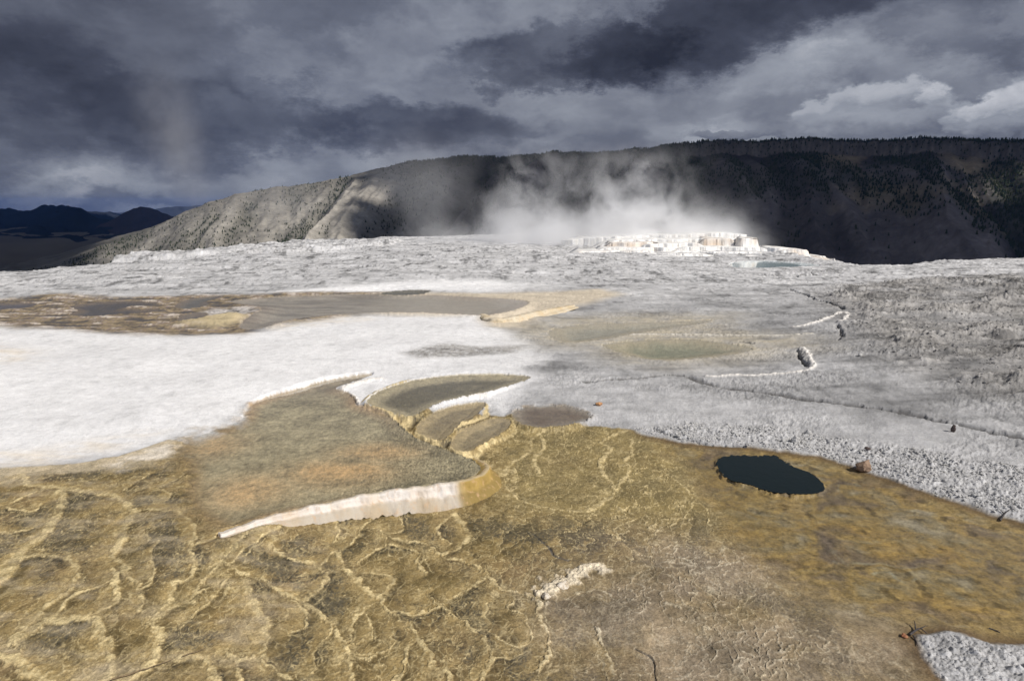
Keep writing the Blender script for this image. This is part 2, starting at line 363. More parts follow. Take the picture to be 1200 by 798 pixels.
class NT:
    """small node tree writer"""
    def __init__(s, tree): s.t = tree; s.n = tree.nodes; s.l = tree.links
    def node(s, typ, **kw):
        n = s.n.new(typ)
        for k, v in kw.items():
            if k == 'i':
                for a, b in v.items(): s.put(n, a, b)
            else: setattr(n, k, v)
        return n
    def put(s, n, a, b):
        sock = n.inputs[a]
        if isinstance(b, bpy.types.NodeSocket): s.l.new(b, sock)
        else: sock.default_value = b
    def m(s, op, a, b=None, c=None, clamp=False):
        n = s.n.new('ShaderNodeMath'); n.operation = op; n.use_clamp = clamp
        s.put(n, 0, a)
        if b is not None: s.put(n, 1, b)
        if c is not None: s.put(n, 2, c)
        return n.outputs[0]
    def vm(s, op, a, b=None, scale=None):
        n = s.n.new('ShaderNodeVectorMath'); n.operation = op
        s.put(n, 0, a)
        if b is not None: s.put(n, 1, b)
        if scale is not None: s.put(n, 'Scale', scale)
        return n.outputs['Value'] if op in ('LENGTH', 'DOT_PRODUCT') else n.outputs[0]
    def noise(s, vec, scale, detail=4, rough=.55, dist=0, col=False):
        n = s.node('ShaderNodeTexNoise', i={'Vector': vec, 'Scale': scale, 'Detail': detail, 'Roughness': rough, 'Distortion': dist})
        return n.outputs['Color'] if col else n.outputs['Fac']
    def mr(s, v, a, b, c=0., d=1., interp='SMOOTHSTEP'):
        n = s.n.new('ShaderNodeMapRange'); n.interpolation_type = interp
        for k, x in zip(('Value', 'From Min', 'From Max', 'To Min', 'To Max'), (v, a, b, c, d)): s.put(n, k, x)
        return n.outputs[0]
    def mix(s, f, a, b, typ='MIX'):
        n = s.n.new('ShaderNodeMix'); n.data_type = 'RGBA'; n.blend_type = typ
        s.put(n, 0, f); s.put(n, 6, a); s.put(n, 7, b)
        return n.outputs[2]
    def ramp(s, f, stops):
        n = s.n.new('ShaderNodeValToRGB'); s.put(n, 0, f); e = n.color_ramp.elements
        while len(e) < len(stops): e.new(.5)
        for k, (p, c) in enumerate(stops): e[k].position = p; e[k].color = (*c, 1)
        return n.outputs[0]

def material(name):
    m = bpy.data.materials.new(name); m.use_nodes = True
    t = NT(m.node_tree); t.n.clear()
    out = t.node('ShaderNodeOutputMaterial'); return m, t, out

def srgb(r, g, b):
    f = lambda c: (c / 255 / 12.92) if c / 255 <= .04045 else ((c / 255 + .055) / 1.055) ** 2.4
    return np.array([f(r), f(g), f(b)])

# ----------------------------------------------------------------------------
# materials
# ----------------------------------------------------------------------------
def ground_mat():
    m, t, out = material('terrace_ground')
    geo = t.node('ShaderNodeNewGeometry'); P = geo.outputs['Position']
    ca = t.node('ShaderNodeAttribute', attribute_name='col'); sp = t.node('ShaderNodeAttribute', attribute_name='fx')
    sep = t.node('ShaderNodeSeparateColor', i={0: sp.outputs['Color']})
    speck, rough_b, grain = sep.outputs[0], sep.outputs[1], sep.outputs[2]
    wet = ca.outputs['Alpha']
    st = lambda v, w: t.mr(v, .5 - w, .5 + w, -.5, .5, 'LINEAR')
    n1 = t.noise(P, 9, 5, .65); n2 = t.noise(P, 24, 4, .68); n3 = t.noise(P, 2.2, 6, .62); n4 = t.noise(P, 60, 3, .65)
    n5 = t.noise(P, 3.4, 7, .72)
    vr = t.node('ShaderNodeTexVoronoi', feature='F1', i={'Vector': t.vm('ADD', P, t.vm('SCALE', t.noise(P, 6, 2, .5, 0, True), scale=.15)), 'Scale': 8.}).outputs['Distance']
    f = t.m('MULTIPLY_ADD', st(n3, .2), .22, 1.)
    f = t.m('ADD', f, t.m('MULTIPLY', st(n5, .2), t.m('MULTIPLY_ADD', grain, .40, .04)))
    f = t.m('ADD', f, t.m('MULTIPLY', st(n1, .2), t.m('MULTIPLY_ADD', grain, .34, .05)))
    f = t.m('ADD', f, t.m('MULTIPLY', st(n2, .2), t.m('MULTIPLY_ADD', grain, .62, .04)))
    f = t.m('ADD', f, t.m('MULTIPLY', st(n4, .2), t.m('MULTIPLY_ADD', grain, .42, .03)))
    col = t.mix(1., ca.outputs['Color'], t.node('ShaderNodeCombineColor', i={0: f, 1: f, 2: f}).outputs[0], 'MULTIPLY')
    # dark weathered specks on dry sinter
    s1 = t.mr(t.noise(P, 14, 3, .7), .56, .66)
    s2 = t.mr(t.noise(P, 1.1, 4, .7), .42, .62)
    dark = t.m('MULTIPLY', t.m('MULTIPLY', s1, s2), speck, clamp=True)
    col = t.mix(dark, col, (.085, .082, .078, 1))
    hgt = t.m('ADD', t.m('MULTIPLY', n1, .35), t.m('MULTIPLY', n2, .42)); hgt = t.m('ADD', hgt, t.m('MULTIPLY', n4, .2)); hgt = t.m('ADD', hgt, t.m('MULTIPLY', vr, -.30)); hgt = t.m('ADD', hgt, t.m('MULTIPLY', n5, t.m('SUBTRACT', 1.5, wet)))
    bump = t.node('ShaderNodeBump', i={'Strength': t.m('MULTIPLY_ADD', rough_b, .8, .04), 'Distance': .04, 'Height': hgt})
    b = t.node('ShaderNodeBsdfPrincipled', i={'Base Color': col, 'Roughness': t.m('MULTIPLY_ADD', wet, -.5, .95), 'Normal': bump.outputs[0],
        'Specular IOR Level': t.m('MULTIPLY_ADD', wet, .3, .15)})
    t.l.new(b.outputs[0], out.inputs[0]); return m

def water_mat(name, tint, absorb=.0, rough=.03, ripple=.25, scale=6., refl=.9):
    m, t, out = material(name)
    geo = t.node('ShaderNodeNewGeometry'); P = geo.outputs['Position']
    n = t.noise(t.vm('MULTIPLY', P, (1, .6, 1)), scale, 3, .6)
    bump = t.node('ShaderNodeBump', i={'Strength': ripple, 'Distance': .02, 'Height': n})
    ci = t.m('ABSOLUTE', t.vm('DOT_PRODUCT', geo.outputs['Incoming'], bump.outputs[0]))
    fr = t.m('MULTIPLY_ADD', t.m('POWER', t.m('SUBTRACT', 1., ci, clamp=True), 5.), refl, .02)
    tr = t.node('ShaderNodeBsdfTransparent', i={0: (*tint, 1)})
    gl = t.node('ShaderNodeBsdfGlossy', i={'Color': (1, 1, 1, 1), 'Roughness': rough, 'Normal': bump.outputs[0]})
    body = tr.outputs[0]
    if absorb:
        df = t.node('ShaderNodeBsdfDiffuse', i={0: (*tint, 1)})
        mx = t.node('ShaderNodeMixShader', i={0: absorb, 1: tr.outputs[0], 2: df.outputs[0]}); body = mx.outputs[0]
    ms = t.node('ShaderNodeMixShader', i={0: fr, 1: body, 2: gl.outputs[0]})
    t.l.new(ms.outputs[0], out.inputs[0]); return m

def sinter_mat(name, base=(.8, .78, .74), stain=(.62, .38, .17), amount=.5, attr=False, stretch=.25, scale=3.):
    """travertine faces: white with vertical ochre runs"""
    m, t, out = material(name)
    geo = t.node('ShaderNodeNewGeometry'); P = geo.outputs['Position']
    runs = t.noise(t.vm('MULTIPLY', P, (1, 1, stretch)), scale, 5, .65)
    f = t.mr(runs, .5, .72, 0, 1)
    if attr:
        a = t.node('ShaderNodeAttribute', attribute_name='col')
        basec = a.outputs['Color']; f = t.m('MULTIPLY', f, a.outputs['Alpha'])
    else:
        basec = (*base, 1); f = t.m('MULTIPLY', f, amount)
    n = t.noise(P, scale * 9, 5, .7)
    col = t.mix(f, basec, (*stain, 1))
    v = t.m('MULTIPLY_ADD', n, .5, .75)
    col = t.mix(1., col, t.node('ShaderNodeCombineColor', i={0: v, 1: v, 2: v}).outputs[0], 'MULTIPLY')
    bump = t.node('ShaderNodeBump', i={'Strength': .6, 'Distance': .05, 'Height': t.m('ADD', n, runs)})
    b = t.node('ShaderNodeBsdfPrincipled', i={'Base Color': col, 'Roughness': .8, 'Normal': bump.outputs[0], 'Specular IOR Level': .2})
    t.l.new(b.outputs[0], out.inputs[0]); return m

def stone_mat(name, c1, c2, scale=12.):
    m, t, out = material(name)
    P = t.node('ShaderNodeTexCoord').outputs['Object']
    n = t.noise(P, scale, 6, .65); k = t.noise(P, scale * 5, 4, .7)
    col = t.mix(t.mr(n, .35, .68), (*c1, 1), (*c2, 1))
    v = t.m('MULTIPLY_ADD', k, .8, .6)
    col = t.mix(1., col, t.node('ShaderNodeCombineColor', i={0: v, 1: v, 2: v}).outputs[0], 'MULTIPLY')
    bump = t.node('ShaderNodeBump', i={'Strength': .7, 'Distance': .02, 'Height': t.m('ADD', n, k)})
    b = t.node('ShaderNodeBsdfPrincipled', i={'Base Color': col, 'Roughness': .9, 'Normal': bump.outputs[0], 'Specular IOR Level': .2})
    t.l.new(b.outputs[0], out.inputs[0]); return m

def slope_mat(name, attr='col', nscale=.02, amt=.6, bumpd=6.):
    m, t, out = material(name)
    geo = t.node('ShaderNodeNewGeometry'); P = geo.outputs['Position']
    a = t.node('ShaderNodeAttribute', attribute_name=attr)
    n = t.noise(P, nscale, 7, .65); k = t.noise(P, nscale * 6, 4, .6)
    v = t.m('MULTIPLY_ADD', t.m('SUBTRACT', n, .5), amt * 2, 1.); v = t.m('ADD', v, t.m('MULTIPLY', t.m('SUBTRACT', k, .5), amt))
    col = t.mix(1., a.outputs['Color'], t.node('ShaderNodeCombineColor', i={0: v, 1: v, 2: v}).outputs[0], 'MULTIPLY')
    bump = t.node('ShaderNodeBump', i={'Strength': .5, 'Distance': bumpd, 'Height': t.m('ADD', n, t.m('MULTIPLY', k, .3))})
    b = t.node('ShaderNodeBsdfPrincipled', i={'Base Color': col, 'Roughness': 1., 'Normal': bump.outputs[0], 'Specular IOR Level': 0.})
    t.l.new(b.outputs[0], out.inputs[0]); return m

M_GROUND = ground_mat()
M_WATER = water_mat('shallow_water', (.97, .97, .95), .0, .05, .35, 7.)
M_POND = water_mat('pond_water', (.96, .96, .95), .0, .08, .2, 3., .5)
M_FILM = water_mat('water_film', (.97, .97, .95), .0, .12, .3, 10.)
M_MILKY = water_mat('milky_water', (.62, .72, .74), .55, .05, .1, 2.)
M_DEEP = water_mat('deep_spring_water', (.012, .026, .032), .6, .06, .25, 5., 1.)
M_WALL = sinter_mat('travertine_wall', attr=True, stretch=.5, scale=6.5, stain=(.62, .40, .22))
M_TIER = sinter_mat('travertine_tier', attr=True, stretch=.15, scale=.8, stain=(.60, .44, .28))
M_SLOPE = slope_mat('hill_soil')
M_MOUNT = slope_mat('mountain_soil', nscale=.0015, amt=.35, bumpd=80.)

# ----------------------------------------------------------------------------
# ground: one polar sheet from under the camera to the horizon
# ----------------------------------------------------------------------------
def resample(P, n):
    s = np.concatenate([[0], np.cumsum(np.linalg.norm(np.diff(P, axis=0), axis=1))]); q = np.linspace(0, s[-1], n)
    return np.stack([np.interp(q, s, P[:, 0]), np.interp(q, s, P[:, 1])], -1), q

def build_ground():
    dense = np.linspace(-R(41), R(41), 1500)
    side = R(41) + np.cumsum(np.geomspace(R(.07), R(9), 60)); side = R(41) + (side - R(41)) / (side[-1] - R(41)) * (math.pi - R(41))
    az = np.concatenate([-side[::-1][1:], dense, side[:-1], [math.pi]]); az = np.unique(az); az = az[:-1] if abs(az[-1] - az[0] - 2 * math.pi) < 1e-6 else az
    rs = [1.5]
    while rs[-1] < 9.8: rs.append(rs[-1] * 1.035)
    while rs[-1] < 215:
        r = rs[-1]; rs.append(r + min(.78 * r * r / 6400 * 1.1, .0042 * r))
    while rs[-1] < 28000: rs.append(rs[-1] * 1.09)
    r = np.array(rs)
    AZ, RR = np.meshgrid(az, r)
    nr, nc = AZ.shape
    x = (RR * np.sin(AZ)).ravel(); y = (RR * np.cos(AZ)).ravel(); rr = RR.ravel(); aa = AZ.ravel()
    N = len(x)
    # edge of the plateau
    e = np.array(EDGE, float); ea, _ = az_el(e[:, 0], e[:, 1]); exy = G(e, 1.2); er = np.hypot(exy[:, 0], exy[:, 1])
    edge_r = np.interp(aa, ea, er, left=70, right=95)
    edge_r = edge_r * (1 + .03 * fbm(aa * 14, aa * 0, 90, 4))
    z = par(base_z, x, y)
    near = rr < 330
    I = np.nonzero(near & (np.abs(aa) < 1.25))[0]
    X, Y, RRn = x[I], y[I], rr[I]
    Z = z[I].copy()

    # warps
    w1x = fbm(X * .55, Y * .55, 11, 3); w1y = fbm(X * .55, Y * .55, 15, 3)
    w2x = fbm(X * 3., Y * 3., 21, 3); w2y = fbm(X * 3., Y * 3., 25, 3)
    k = np.clip(RRn / 25, .6, 4)                      # softer detail survey far away
    wx = X + .10 * w1x + .045 * w2x * k; wy = Y + .14 * w1y + .055 * w2y * k
    def zone(pts, soft, reach=None, ww=1.):
        P = G(pts); d = sdf(X + (wx - X) * ww, Y + (wy - Y) * ww, P, reach or max(soft * 2, 1.))
        return 1 - sst(-soft, soft, d), d

    nA = fbm(X * .9, Y * .9, 31, 5); nB = fbm(X * .25, Y * .25, 36, 4); nC = fbm(X * 4., Y * 4., 41, 4); nD = fbm(X * 14, Y * 14, 46, 3)
    nS = fbm(X * .16, Y * .55, 51, 5)                # streaks along the picture width
    nS2 = fbm(X * .5, Y * 1.8, 56, 4)

    # --- dry sinter --------------------------------------------------------
    grey = np.clip(.37 + .10 * nB + .10 * nS + .05 * nS2, .22, .8)
    far = sst(45, 80, RRn)
    grey = lerp(grey, np.clip(.55 + .14 * nS + .10 * nS2, .25, .8), far)
    col = grey[:, None] * np.array([1.0, .985, .97])
    rough = np.clip(.45 + .3 * nB, 0, 1); speck = np.clip(.5 + .6 * nS, 0, 1); grain = np.full(len(X), .35); wet = np.zeros(len(X))
    # ledges: terraced noise far out
    lf = fbm(X * .045, Y * .11, 61, 4) * 2.2 + RRn * .012
    led = np.floor(lf * 3) / 3 + sst(.72, 1., (lf * 3) % 1) / 3
    Z += far * (led - lf * .6) * .42 * (1 - sst(150, 190, RRn) * .3)
    Z += far * .10 * ridged(X * .35, Y * .8, 66, 4)
    # left far broken cliff line
    ml, dl = zone([(128, 307), (180, 306), (240, 303), (330, 298), (440, 292), (470, 285), (330, 284), (200, 290), (128, 296)], .8, 3.)
    Z += ml * (.42 + .3 * noise(X * .5, Y * .5, 69) + .2 * np.abs(noise(X * 1.6, Y * .4, 70)))
    # right rough grey crust
    dr, _ = zone(Z_DARKR, 2.5, 6.); dr2, _ = zone(Z_DARKR2, .5, 2.)
    dr = dr * np.clip(.85 + .5 * nB, 0, 1)
    crust = ridged(wx * .9 + .3 * w1x, wy * 2.2, 71, 4)
    band = sst(.35, .7, ridged(X * .08 + .4 * nB, Y * .22, 76, 3))
    Z += np.maximum(dr * np.clip(.55 + .9 * nS + .6 * nB, .1, 1.6), .25 * sst(900, 1000, 600 + 800 * X / np.maximum(Y, 1)) * sst(30, 40, RRn)) * (.22 * crust + .22 * band + .05 * nC + .05 * ridged(wx * 3.1, wy * 4.5, 78, 2))
    cr = np.array([.25, .236, .217]) * np.clip(.95 + .5 * nS2 + .3 * nC + .5 * (band - .5), .3, 1.6)[:, None]
    col = lerp(col, cr, dr[:, None] * .85); rough = lerp(rough, 1., dr); speck = lerp(speck, .9, dr); grain = lerp(grain, .6, dr)
    # general small relief on dry ground
    patchy = sst(-.2, .6, fbm(X * .12, Y * .3, 85, 4))
    Z += ((.006 + .030 * patchy) * nC + .04 * nA) * (1 - far) + (.003 + .016 * patchy) * nD * (RRn < 40)
    rough = lerp(rough * .35, rough * 1.3, patchy); speck = speck * (.3 + .9 * patchy)
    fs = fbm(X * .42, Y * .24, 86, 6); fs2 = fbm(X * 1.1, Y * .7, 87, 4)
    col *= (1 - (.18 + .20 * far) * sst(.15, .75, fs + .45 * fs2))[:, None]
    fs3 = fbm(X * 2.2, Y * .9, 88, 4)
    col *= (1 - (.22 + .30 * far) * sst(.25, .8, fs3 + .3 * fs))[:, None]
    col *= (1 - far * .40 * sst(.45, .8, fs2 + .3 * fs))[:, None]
    # white sheets
    for pts, s, lv in ((Z_WHITE, .8, .84), (Z_WHITE2, 2.0, .90), (Z_WHITE3, 1.5, .82)):
        mw, dw = zone(pts, s, 4.)
        tone = np.clip(lv - .05 + .05 * nB + .035 * nA + .03 * nC * (RRn < 45) - .10 * sst(.35, .8, fs2 + .4 * nC), .5, .85)
        fade = sst(-3, 5, X) * .42
        cw = (tone * (1 - fade * np.clip(.6 + nA * .6 + nS * .5, 0, 1)))[:, None] * np.array([1., .985, .965])
        col = lerp(col, cw, mw[:, None]); rough = lerp(rough, .42 + .40 * np.clip(nA * 1.2 - .1, 0, 1) + .5 * fade, mw); speck = lerp(speck, np.clip(.10 * sst(-.1, .4, nB) + fade * 1.8, 0, .5), mw); grain = lerp(grain, .24, mw)
        Z -= mw * (1 - fade * 2) * ((.002 + .028 * patchy) * nC + .038 * nA + (.002 + .016 * patchy) * nD * (RRn < 40)) * (1 - far)
        Z += mw * .14 * fbm(X * .12, Y * .16, 81, 2) * (RRn > 16)
        Z += mw * .012 * sst(30, 15, RRn - 10) * ridged(X * 2.2 + .5 * w2x, Y * 2.6 + .5 * w2y, 82, 3)
    col = lerp(col, cr * 1.1, (dr2 * np.clip(.8 + .5 * nC, 0, 1))[:, None]); speck = np.maximum(speck, dr2); rough = np.maximum(rough, dr2)
    # thin ochre wash on the white sheet at the left edge
    for pts, s in (([(-60, 400), (0, 406), (40, 412), (30, 424), (-60, 428)], 1.5), ([(-20, 532), (60, 522), (150, 505), (190, 506), (120, 530), (40, 545), (-20, 548)], .6), ([(300, 372), (380, 364), (440, 373), (400, 380), (320, 386)], 1.2)):
        mo, _ = zone(pts, s, 3.)
        mo = mo * np.clip(.45 + .5 * nS2 + .3 * nA, 0, 1)
        col = lerp(col, np.array([.72, .60, .43]), (mo * .65)[:, None])
    # light bank
    mb, _ = zone(Z_BANK, 1.0, 3.)
    cb = np.clip(.48 + .08 * nA + .06 * nS2, .3, .75)[:, None] * np.array([1., .985, .97])
    col = lerp(col, cb, (mb * .85)[:, None]); rough = lerp(rough, .55, mb); speck = lerp(speck, .55, mb); grain = lerp(grain, .35, mb)
    for pts in (Z_RUB, Z_RUB2):
        mr_, dd = zone(pts, .45, 1.5)
        f1, ed, cid = voronoi(wx * 7, wy * 7, 83)
        lump = (1 - f1) * .5 + .5 * cid
        Z += mr_ * ((.022 * lump + .06 * np.abs(nC)) * sst(10., 15., RRn) + lerp(.007, .02, sst(12, 16, RRn)) * nD + .006 * np.abs(nC) + .006 * noise(X * 22, Y * 22, 89) * (RRn < 15))
        col = lerp(col, np.clip(.40 + .2 * cid + .08 * nC, .2, .75)[:, None] * np.array([1., .985, .97]), (mr_ * .7)[:, None])
        rough = lerp(rough, lerp(.7, 1., sst(12, 16, RRn)), mr_); speck = lerp(speck, lerp(.25, .8, sst(12, 16, RRn)), mr_)
    # tan flats round the double pool
    mt, _ = zone(Z_TAN_F, 2.6, 6.)
    mt = mt * np.clip(.75 + .35 * nS2 + .2 * nA, 0, 1)
    col = lerp(col, np.array([.47, .41, .295]) * (1 + .12 * nA[:, None]), (mt * .75)[:, None]); rough = lerp(rough, .2, mt); speck = lerp(speck, .1, mt)
    # orange flats round the far pond
    mo, _ = zone(Z_ORANGE, 1.0, 3.)
    left = 1 - sst(-14, -6, X)
    st = fbm(X * .3, Y * .9, 101, 5); st2 = fbm(X * .9, Y * 2.4, 106, 4)
    pal = np.array([[.10, .092, .09], [.17, .135, .095], [.33, .26, .16], [.24, .185, .155], [.58, .51, .43]])
    q = np.clip(.46 + .75 * st + .5 * st2, 0, .999) * 4
    qi = q.astype(int); qf = (q - qi)[:, None]
    co = pal[qi] * (1 - qf) + pal[np.minimum(qi + 1, 4)] * qf
    co = lerp(np.array([.60, .52, .40]) * (1 + .15 * st[:, None]), co, left[:, None])
    col = lerp(col, co, mo[:, None]); speck = lerp(speck, .05, mo); rough = lerp(rough, .3, mo); wet = np.maximum(wet, mo * .5); grain = lerp(grain, .3, mo)
    Z += mo * left * .10 * np.clip(st, -1, 1)
    mz, _ = zone([(205, 381), (240, 375), (268, 369), (290, 372), (284, 380), (250, 386)], .7, 2.)
    col = lerp(col, np.array([.50, .41, .25]) * (1 + .25 * st[:, None]), mz[:, None]); Z += mz * .3
    mz, _ = zone([(238, 366), (252, 362), (296, 361), (302, 366), (270, 371), (246, 371)], .6, 2.)
    col = lerp(col, np.clip(.42 + .35 * nA + .2 * nC, .06, .75)[:, None] * np.array([1, .93, .86]), mz[:, None])

    # --- algal flats ------------------------------------------------------
    ma, da = zone(Z_ALG, .10, 1.5)
    pixx = 600 + FPX * X / np.maximum(Y, .5)          # bearing only, used to grade the surveyed strips
    mpink, _ = zone(Z_PINK, 1.8, 4.); mpink = np.clip(mpink * (1 + .6 * fbm(X * .6, Y * .6, 147, 4)), 0, 1); mR, dR = zone(PR, 1.3, 3.)
    mR = np.clip(mR * 1.15 - .1 + .25 * fbm(X * .8, Y * .8, 149, 4) * mR * (1 - mR) * 4, 0, 1)
    xw = X + .20 * w1x + .05 * w2x; yw = Y + .24 * w1y + .06 * w2y
    # cells: big, middle, small
    f1, e1, c1 = voronoi(xw * .75 + 3.3, yw * .52 + 1.7, 111)
    f2, e2, c2 = scallop((xw + .08 * w2x + .03 * nC) * 1.75, (yw + .08 * w2y + .03 * nD) * 1.2, 121)
    f3, e3, c3 = scallop((xw + .06 * w2x + .02 * nC) * 4.4, (yw + .06 * w2y + .02 * nD) * 3.2, 131)
    f4, e4, c4 = scallop((X + .06 * w2x + .015 * nD) * 10., (Y + .06 * w2y + .015 * nC) * 8., 133)
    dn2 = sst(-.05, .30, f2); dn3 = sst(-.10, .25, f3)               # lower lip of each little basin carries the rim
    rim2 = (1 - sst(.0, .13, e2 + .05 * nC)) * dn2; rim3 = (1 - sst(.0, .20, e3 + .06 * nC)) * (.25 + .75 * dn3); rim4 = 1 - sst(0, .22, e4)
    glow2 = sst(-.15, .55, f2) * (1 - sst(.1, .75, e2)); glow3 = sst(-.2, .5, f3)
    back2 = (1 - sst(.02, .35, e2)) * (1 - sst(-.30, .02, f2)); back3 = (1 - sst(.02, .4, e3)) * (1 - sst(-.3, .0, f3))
    A_mid = np.clip(sst(13, 15.5, RRn) * sst(-1.6, .2, X) * (1 - mR), 0, 1) * .75 + .62 * (1 - mR)
    A_small = np.clip(mpink * 1.15 + sst(15, 18, RRn) * sst(-.5, 1., X) * (1 - mR) * .35, 0, 1)
    rim = np.zeros(len(X)); rz = np.zeros(len(X)); glow = np.zeros(len(X)); foot = np.zeros(len(X)); lip = np.zeros(len(X)); lipm = np.clip(.25 + 1.1 * fbm(X * 1.7, Y * 1.5, 138, 3), 0, .9)
    w3x = fbm(X * 7, Y * 7, 137, 2); w3y = fbm(X * 7, Y * 7, 139, 2)
    RX = X + .05 * w1x + .055 * w2x + .026 * w3x; RY = Y + .07 * w1y + .07 * w2y + .034 * w3y
    for w, h, pts in RIMS:
        P = smooth_poly(G(pts), False, 2)
        d, sd = seg_side(RX, RY, P, w * 2 + .6)
        up = sst(.25, -.25, sd)                                        # 1 on the basin side of the rim, 0 on the foot side
        ww = w * np.clip(.70 + .50 * nC + .40 * w1x + .25 * nD, .2, 1.6)
        kk = 1 - sst(lerp(.20, .30, up) * ww, lerp(.55, 1.15, up) * ww, d)
        rim = np.maximum(rim, kk * np.clip(.85 + .35 * nC + .3 * nD, .25, 1))
        for off, wd, sgn in ((.16, .022, 0), (.30, .018, 0), (.10, .02, 1)):   # thin broken lips running beside the rim
            dd = np.abs(d - ww - off * (1 + .8 * w1x + .5 * w2x))
            lip = np.maximum(lip, (1 - sst(wd * .5, wd * 1.6, dd)) * (up if sgn == 0 else 1 - up) * lipm)
        glow = np.maximum(glow, (1 - sst(.4 * ww, lerp(.7 * ww + .04, 1.1 * ww + .50, up), d)) * lerp(.6, 1., up))
        foot = np.maximum(foot, (1 - up) * sst(.35 * ww, .75 * ww, d) * (1 - sst(.8 * ww + .03, .9 * ww + .30, d)))
        rz = np.maximum(rz, h * .24 * np.clip(.9 + .25 * nC, .3, 1.3) * (1 - sst(.05 * ww, lerp(.75 * ww, 1.6 * ww + .12, up), d)))
    crack_patch = np.clip(.6 + .8 * fbm(X * .4, Y * .4, 135, 3), 0, 1)
    rimv = np.clip(np.maximum(np.maximum(rim, rim2 * A_mid * (.55 + .45 * crack_patch)), rim3 * np.maximum(A_small, (1 - mR) * .9) * (.45 + .55 * crack_patch)), 0, 1)
    rimv = np.maximum(rimv, lip * .8 * (1 - mR))
    rimv = np.maximum(rimv, rim4 * (1 - mR) * np.clip(.05 + .5 * fbm(X * .8, Y * .8, 136, 3), 0, .45))
    glow = np.maximum(glow, glow2 * A_mid * .9 * (.3 + .7 * crack_patch)); glow = np.maximum(glow, glow3 * .35 * (1 - mR))
    hz = np.maximum(np.maximum(rz, .022 * rim2 * A_mid * crack_patch), .016 * rim3 * A_small * crack_patch)
    # hollows
    hollow = sst(.10, .55, e1) * (1 - sst(.0, .35, rim))
    darkp = np.clip(.32 + .8 * fbm(X * .9, Y * .6, 141, 4) + .45 * (c1 - .4) + .35 * (c2 - .5) - .70 * glow, 0, 1) * (1 - mR)
    pep = sst(-.1, .35, fbm(X * 15, Y * 11, 143, 2) + .25 * nC)
    ochre = np.array([.245, .172, .068]); olive = np.array([.175, .128, .050]); pale = np.array([.58, .465, .245]); darkc = np.array([.050, .046, .034])
    warm = np.clip(.5 + .5 * nA + .3 * nC, 0, 1)
    ca = lerp(olive[None], ochre[None], warm[:, None]) * (1 + .25 * (c1 - .5) + .2 * (c2 - .5) * A_mid)[:, None]
    ca = lerp(ca, np.array([.27, .185, .095])[None], (np.clip(fbm(X * .5, Y * .4, 145, 3), 0, 1) * .7)[:, None])
    ca = lerp(ca, np.array([.39, .285, .125]) * (1 + .2 * nC[:, None]), (np.clip(glow, 0, 1) * (1 - mR) * .7)[:, None])
    ca = lerp(ca, darkc * (1 + .6 * c2)[:, None], (np.clip(darkp * (.68 + 1.1 * pep), 0, .84))[:, None])
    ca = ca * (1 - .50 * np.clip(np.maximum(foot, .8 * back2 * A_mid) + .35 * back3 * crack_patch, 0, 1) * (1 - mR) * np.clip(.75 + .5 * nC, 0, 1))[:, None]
    yg = sst(15.5, 18, RRn) * sst(-1.2, .5, X) * (1 - mR)             # yellower towards the back
    ca = lerp(ca, np.array([.26, .20, .085]) * (1 + .3 * nA[:, None]), (yg * .7)[:, None])
    ca = lerp(ca, np.array([.285, .225, .155]) * (1 + .35 * nA + .18 * nC)[:, None], (mpink * .75)[:, None])
    # right-hand smooth shallow water floor
    s1 = fbm(X * .35 + .35 * w1x, Y * .5 + .5 * w1y, 151, 5); s2 = fbm(X * 1.1 + .3 * w1x, Y * 1.6 + .3 * w1y, 156, 5)
    q = np.clip(.5 + .5 * s1 + .3 * s2, 0, .999) * 4
    palr = np.array([[.145, .112, .080], [.195, .148, .086], [.290, .205, .078], [.25, .20, .110], [.32, .275, .19]])
    qi = q.astype(int); qf = (q - qi)[:, None]
    cR = palr[qi] * (1 - qf) + palr[np.minimum(qi + 1, 4)] * qf
    cR = lerp(cR, np.array([.36, .225, .058])[None], (np.clip(fbm(X * .5, Y * .7, 161, 5) * 1.2, 0, 1) * .5)[:, None])
    fR = fbm(X * 4.6 + .4 * w2x, Y * 3.4 + .4 * w2y, 163, 5); cR = cR * np.clip(1 + .38 * fR + .22 * nD, .4, 1.8)[:, None]
    vein = sst(.80, .97, ridged(X * .55 + .5 * w1x, Y * .7 + .5 * w1y, 165, 3)) * np.clip(.3 + fbm(X * .4, Y * .4, 169, 3), 0, 1)
    cR = lerp(cR, np.array([.34, .32, .23]) * (1 + .2 * nD[:, None]), (vein * .75)[:, None])
    spots = sst(.45, .8, fbm(X * 2.2, Y * 2., 168, 4)); cR = cR * (1 - .45 * spots)[:, None]
    nearR = 1 - sst(13., 15.5, RRn)
    cR = lerp(cR, np.array([.30, .225, .135]) * (1 + .2 * s2[:, None]), (nearR * .5)[:, None])
    ca = lerp(ca, cR, mR[:, None])
    pale = lerp(pale[None], np.array([.56, .49, .36])[None], mpink[:, None])
    ca = lerp(ca, pale * (1 + .18 * nC + .12 * nA)[:, None], np.clip(rimv * (1 - mR * .8) * (.80 + .40 * nD + .30 * nC), 0, 1)[:, None])
    # margin of the flats: dark wet line against the bank, tan fade against the white
    sh = (1 - sst(.05, .5, -da)) * (da < 0)
    ca = lerp(ca, np.array([.12, .075, .035]), (sh * sst(3.5, 5, X) * .8)[:, None])
    wl = (1 - sst(.1, 1.7, -da + .7 * nS2 + .25 * nC)) * (1 - sst(-4.8, -3.6, X))
    ca = lerp(ca, np.array([.60, .50, .34]) * (1 + .2 * nS2[:, None]), (np.clip(wl * .8, 0, 1))[:, None])
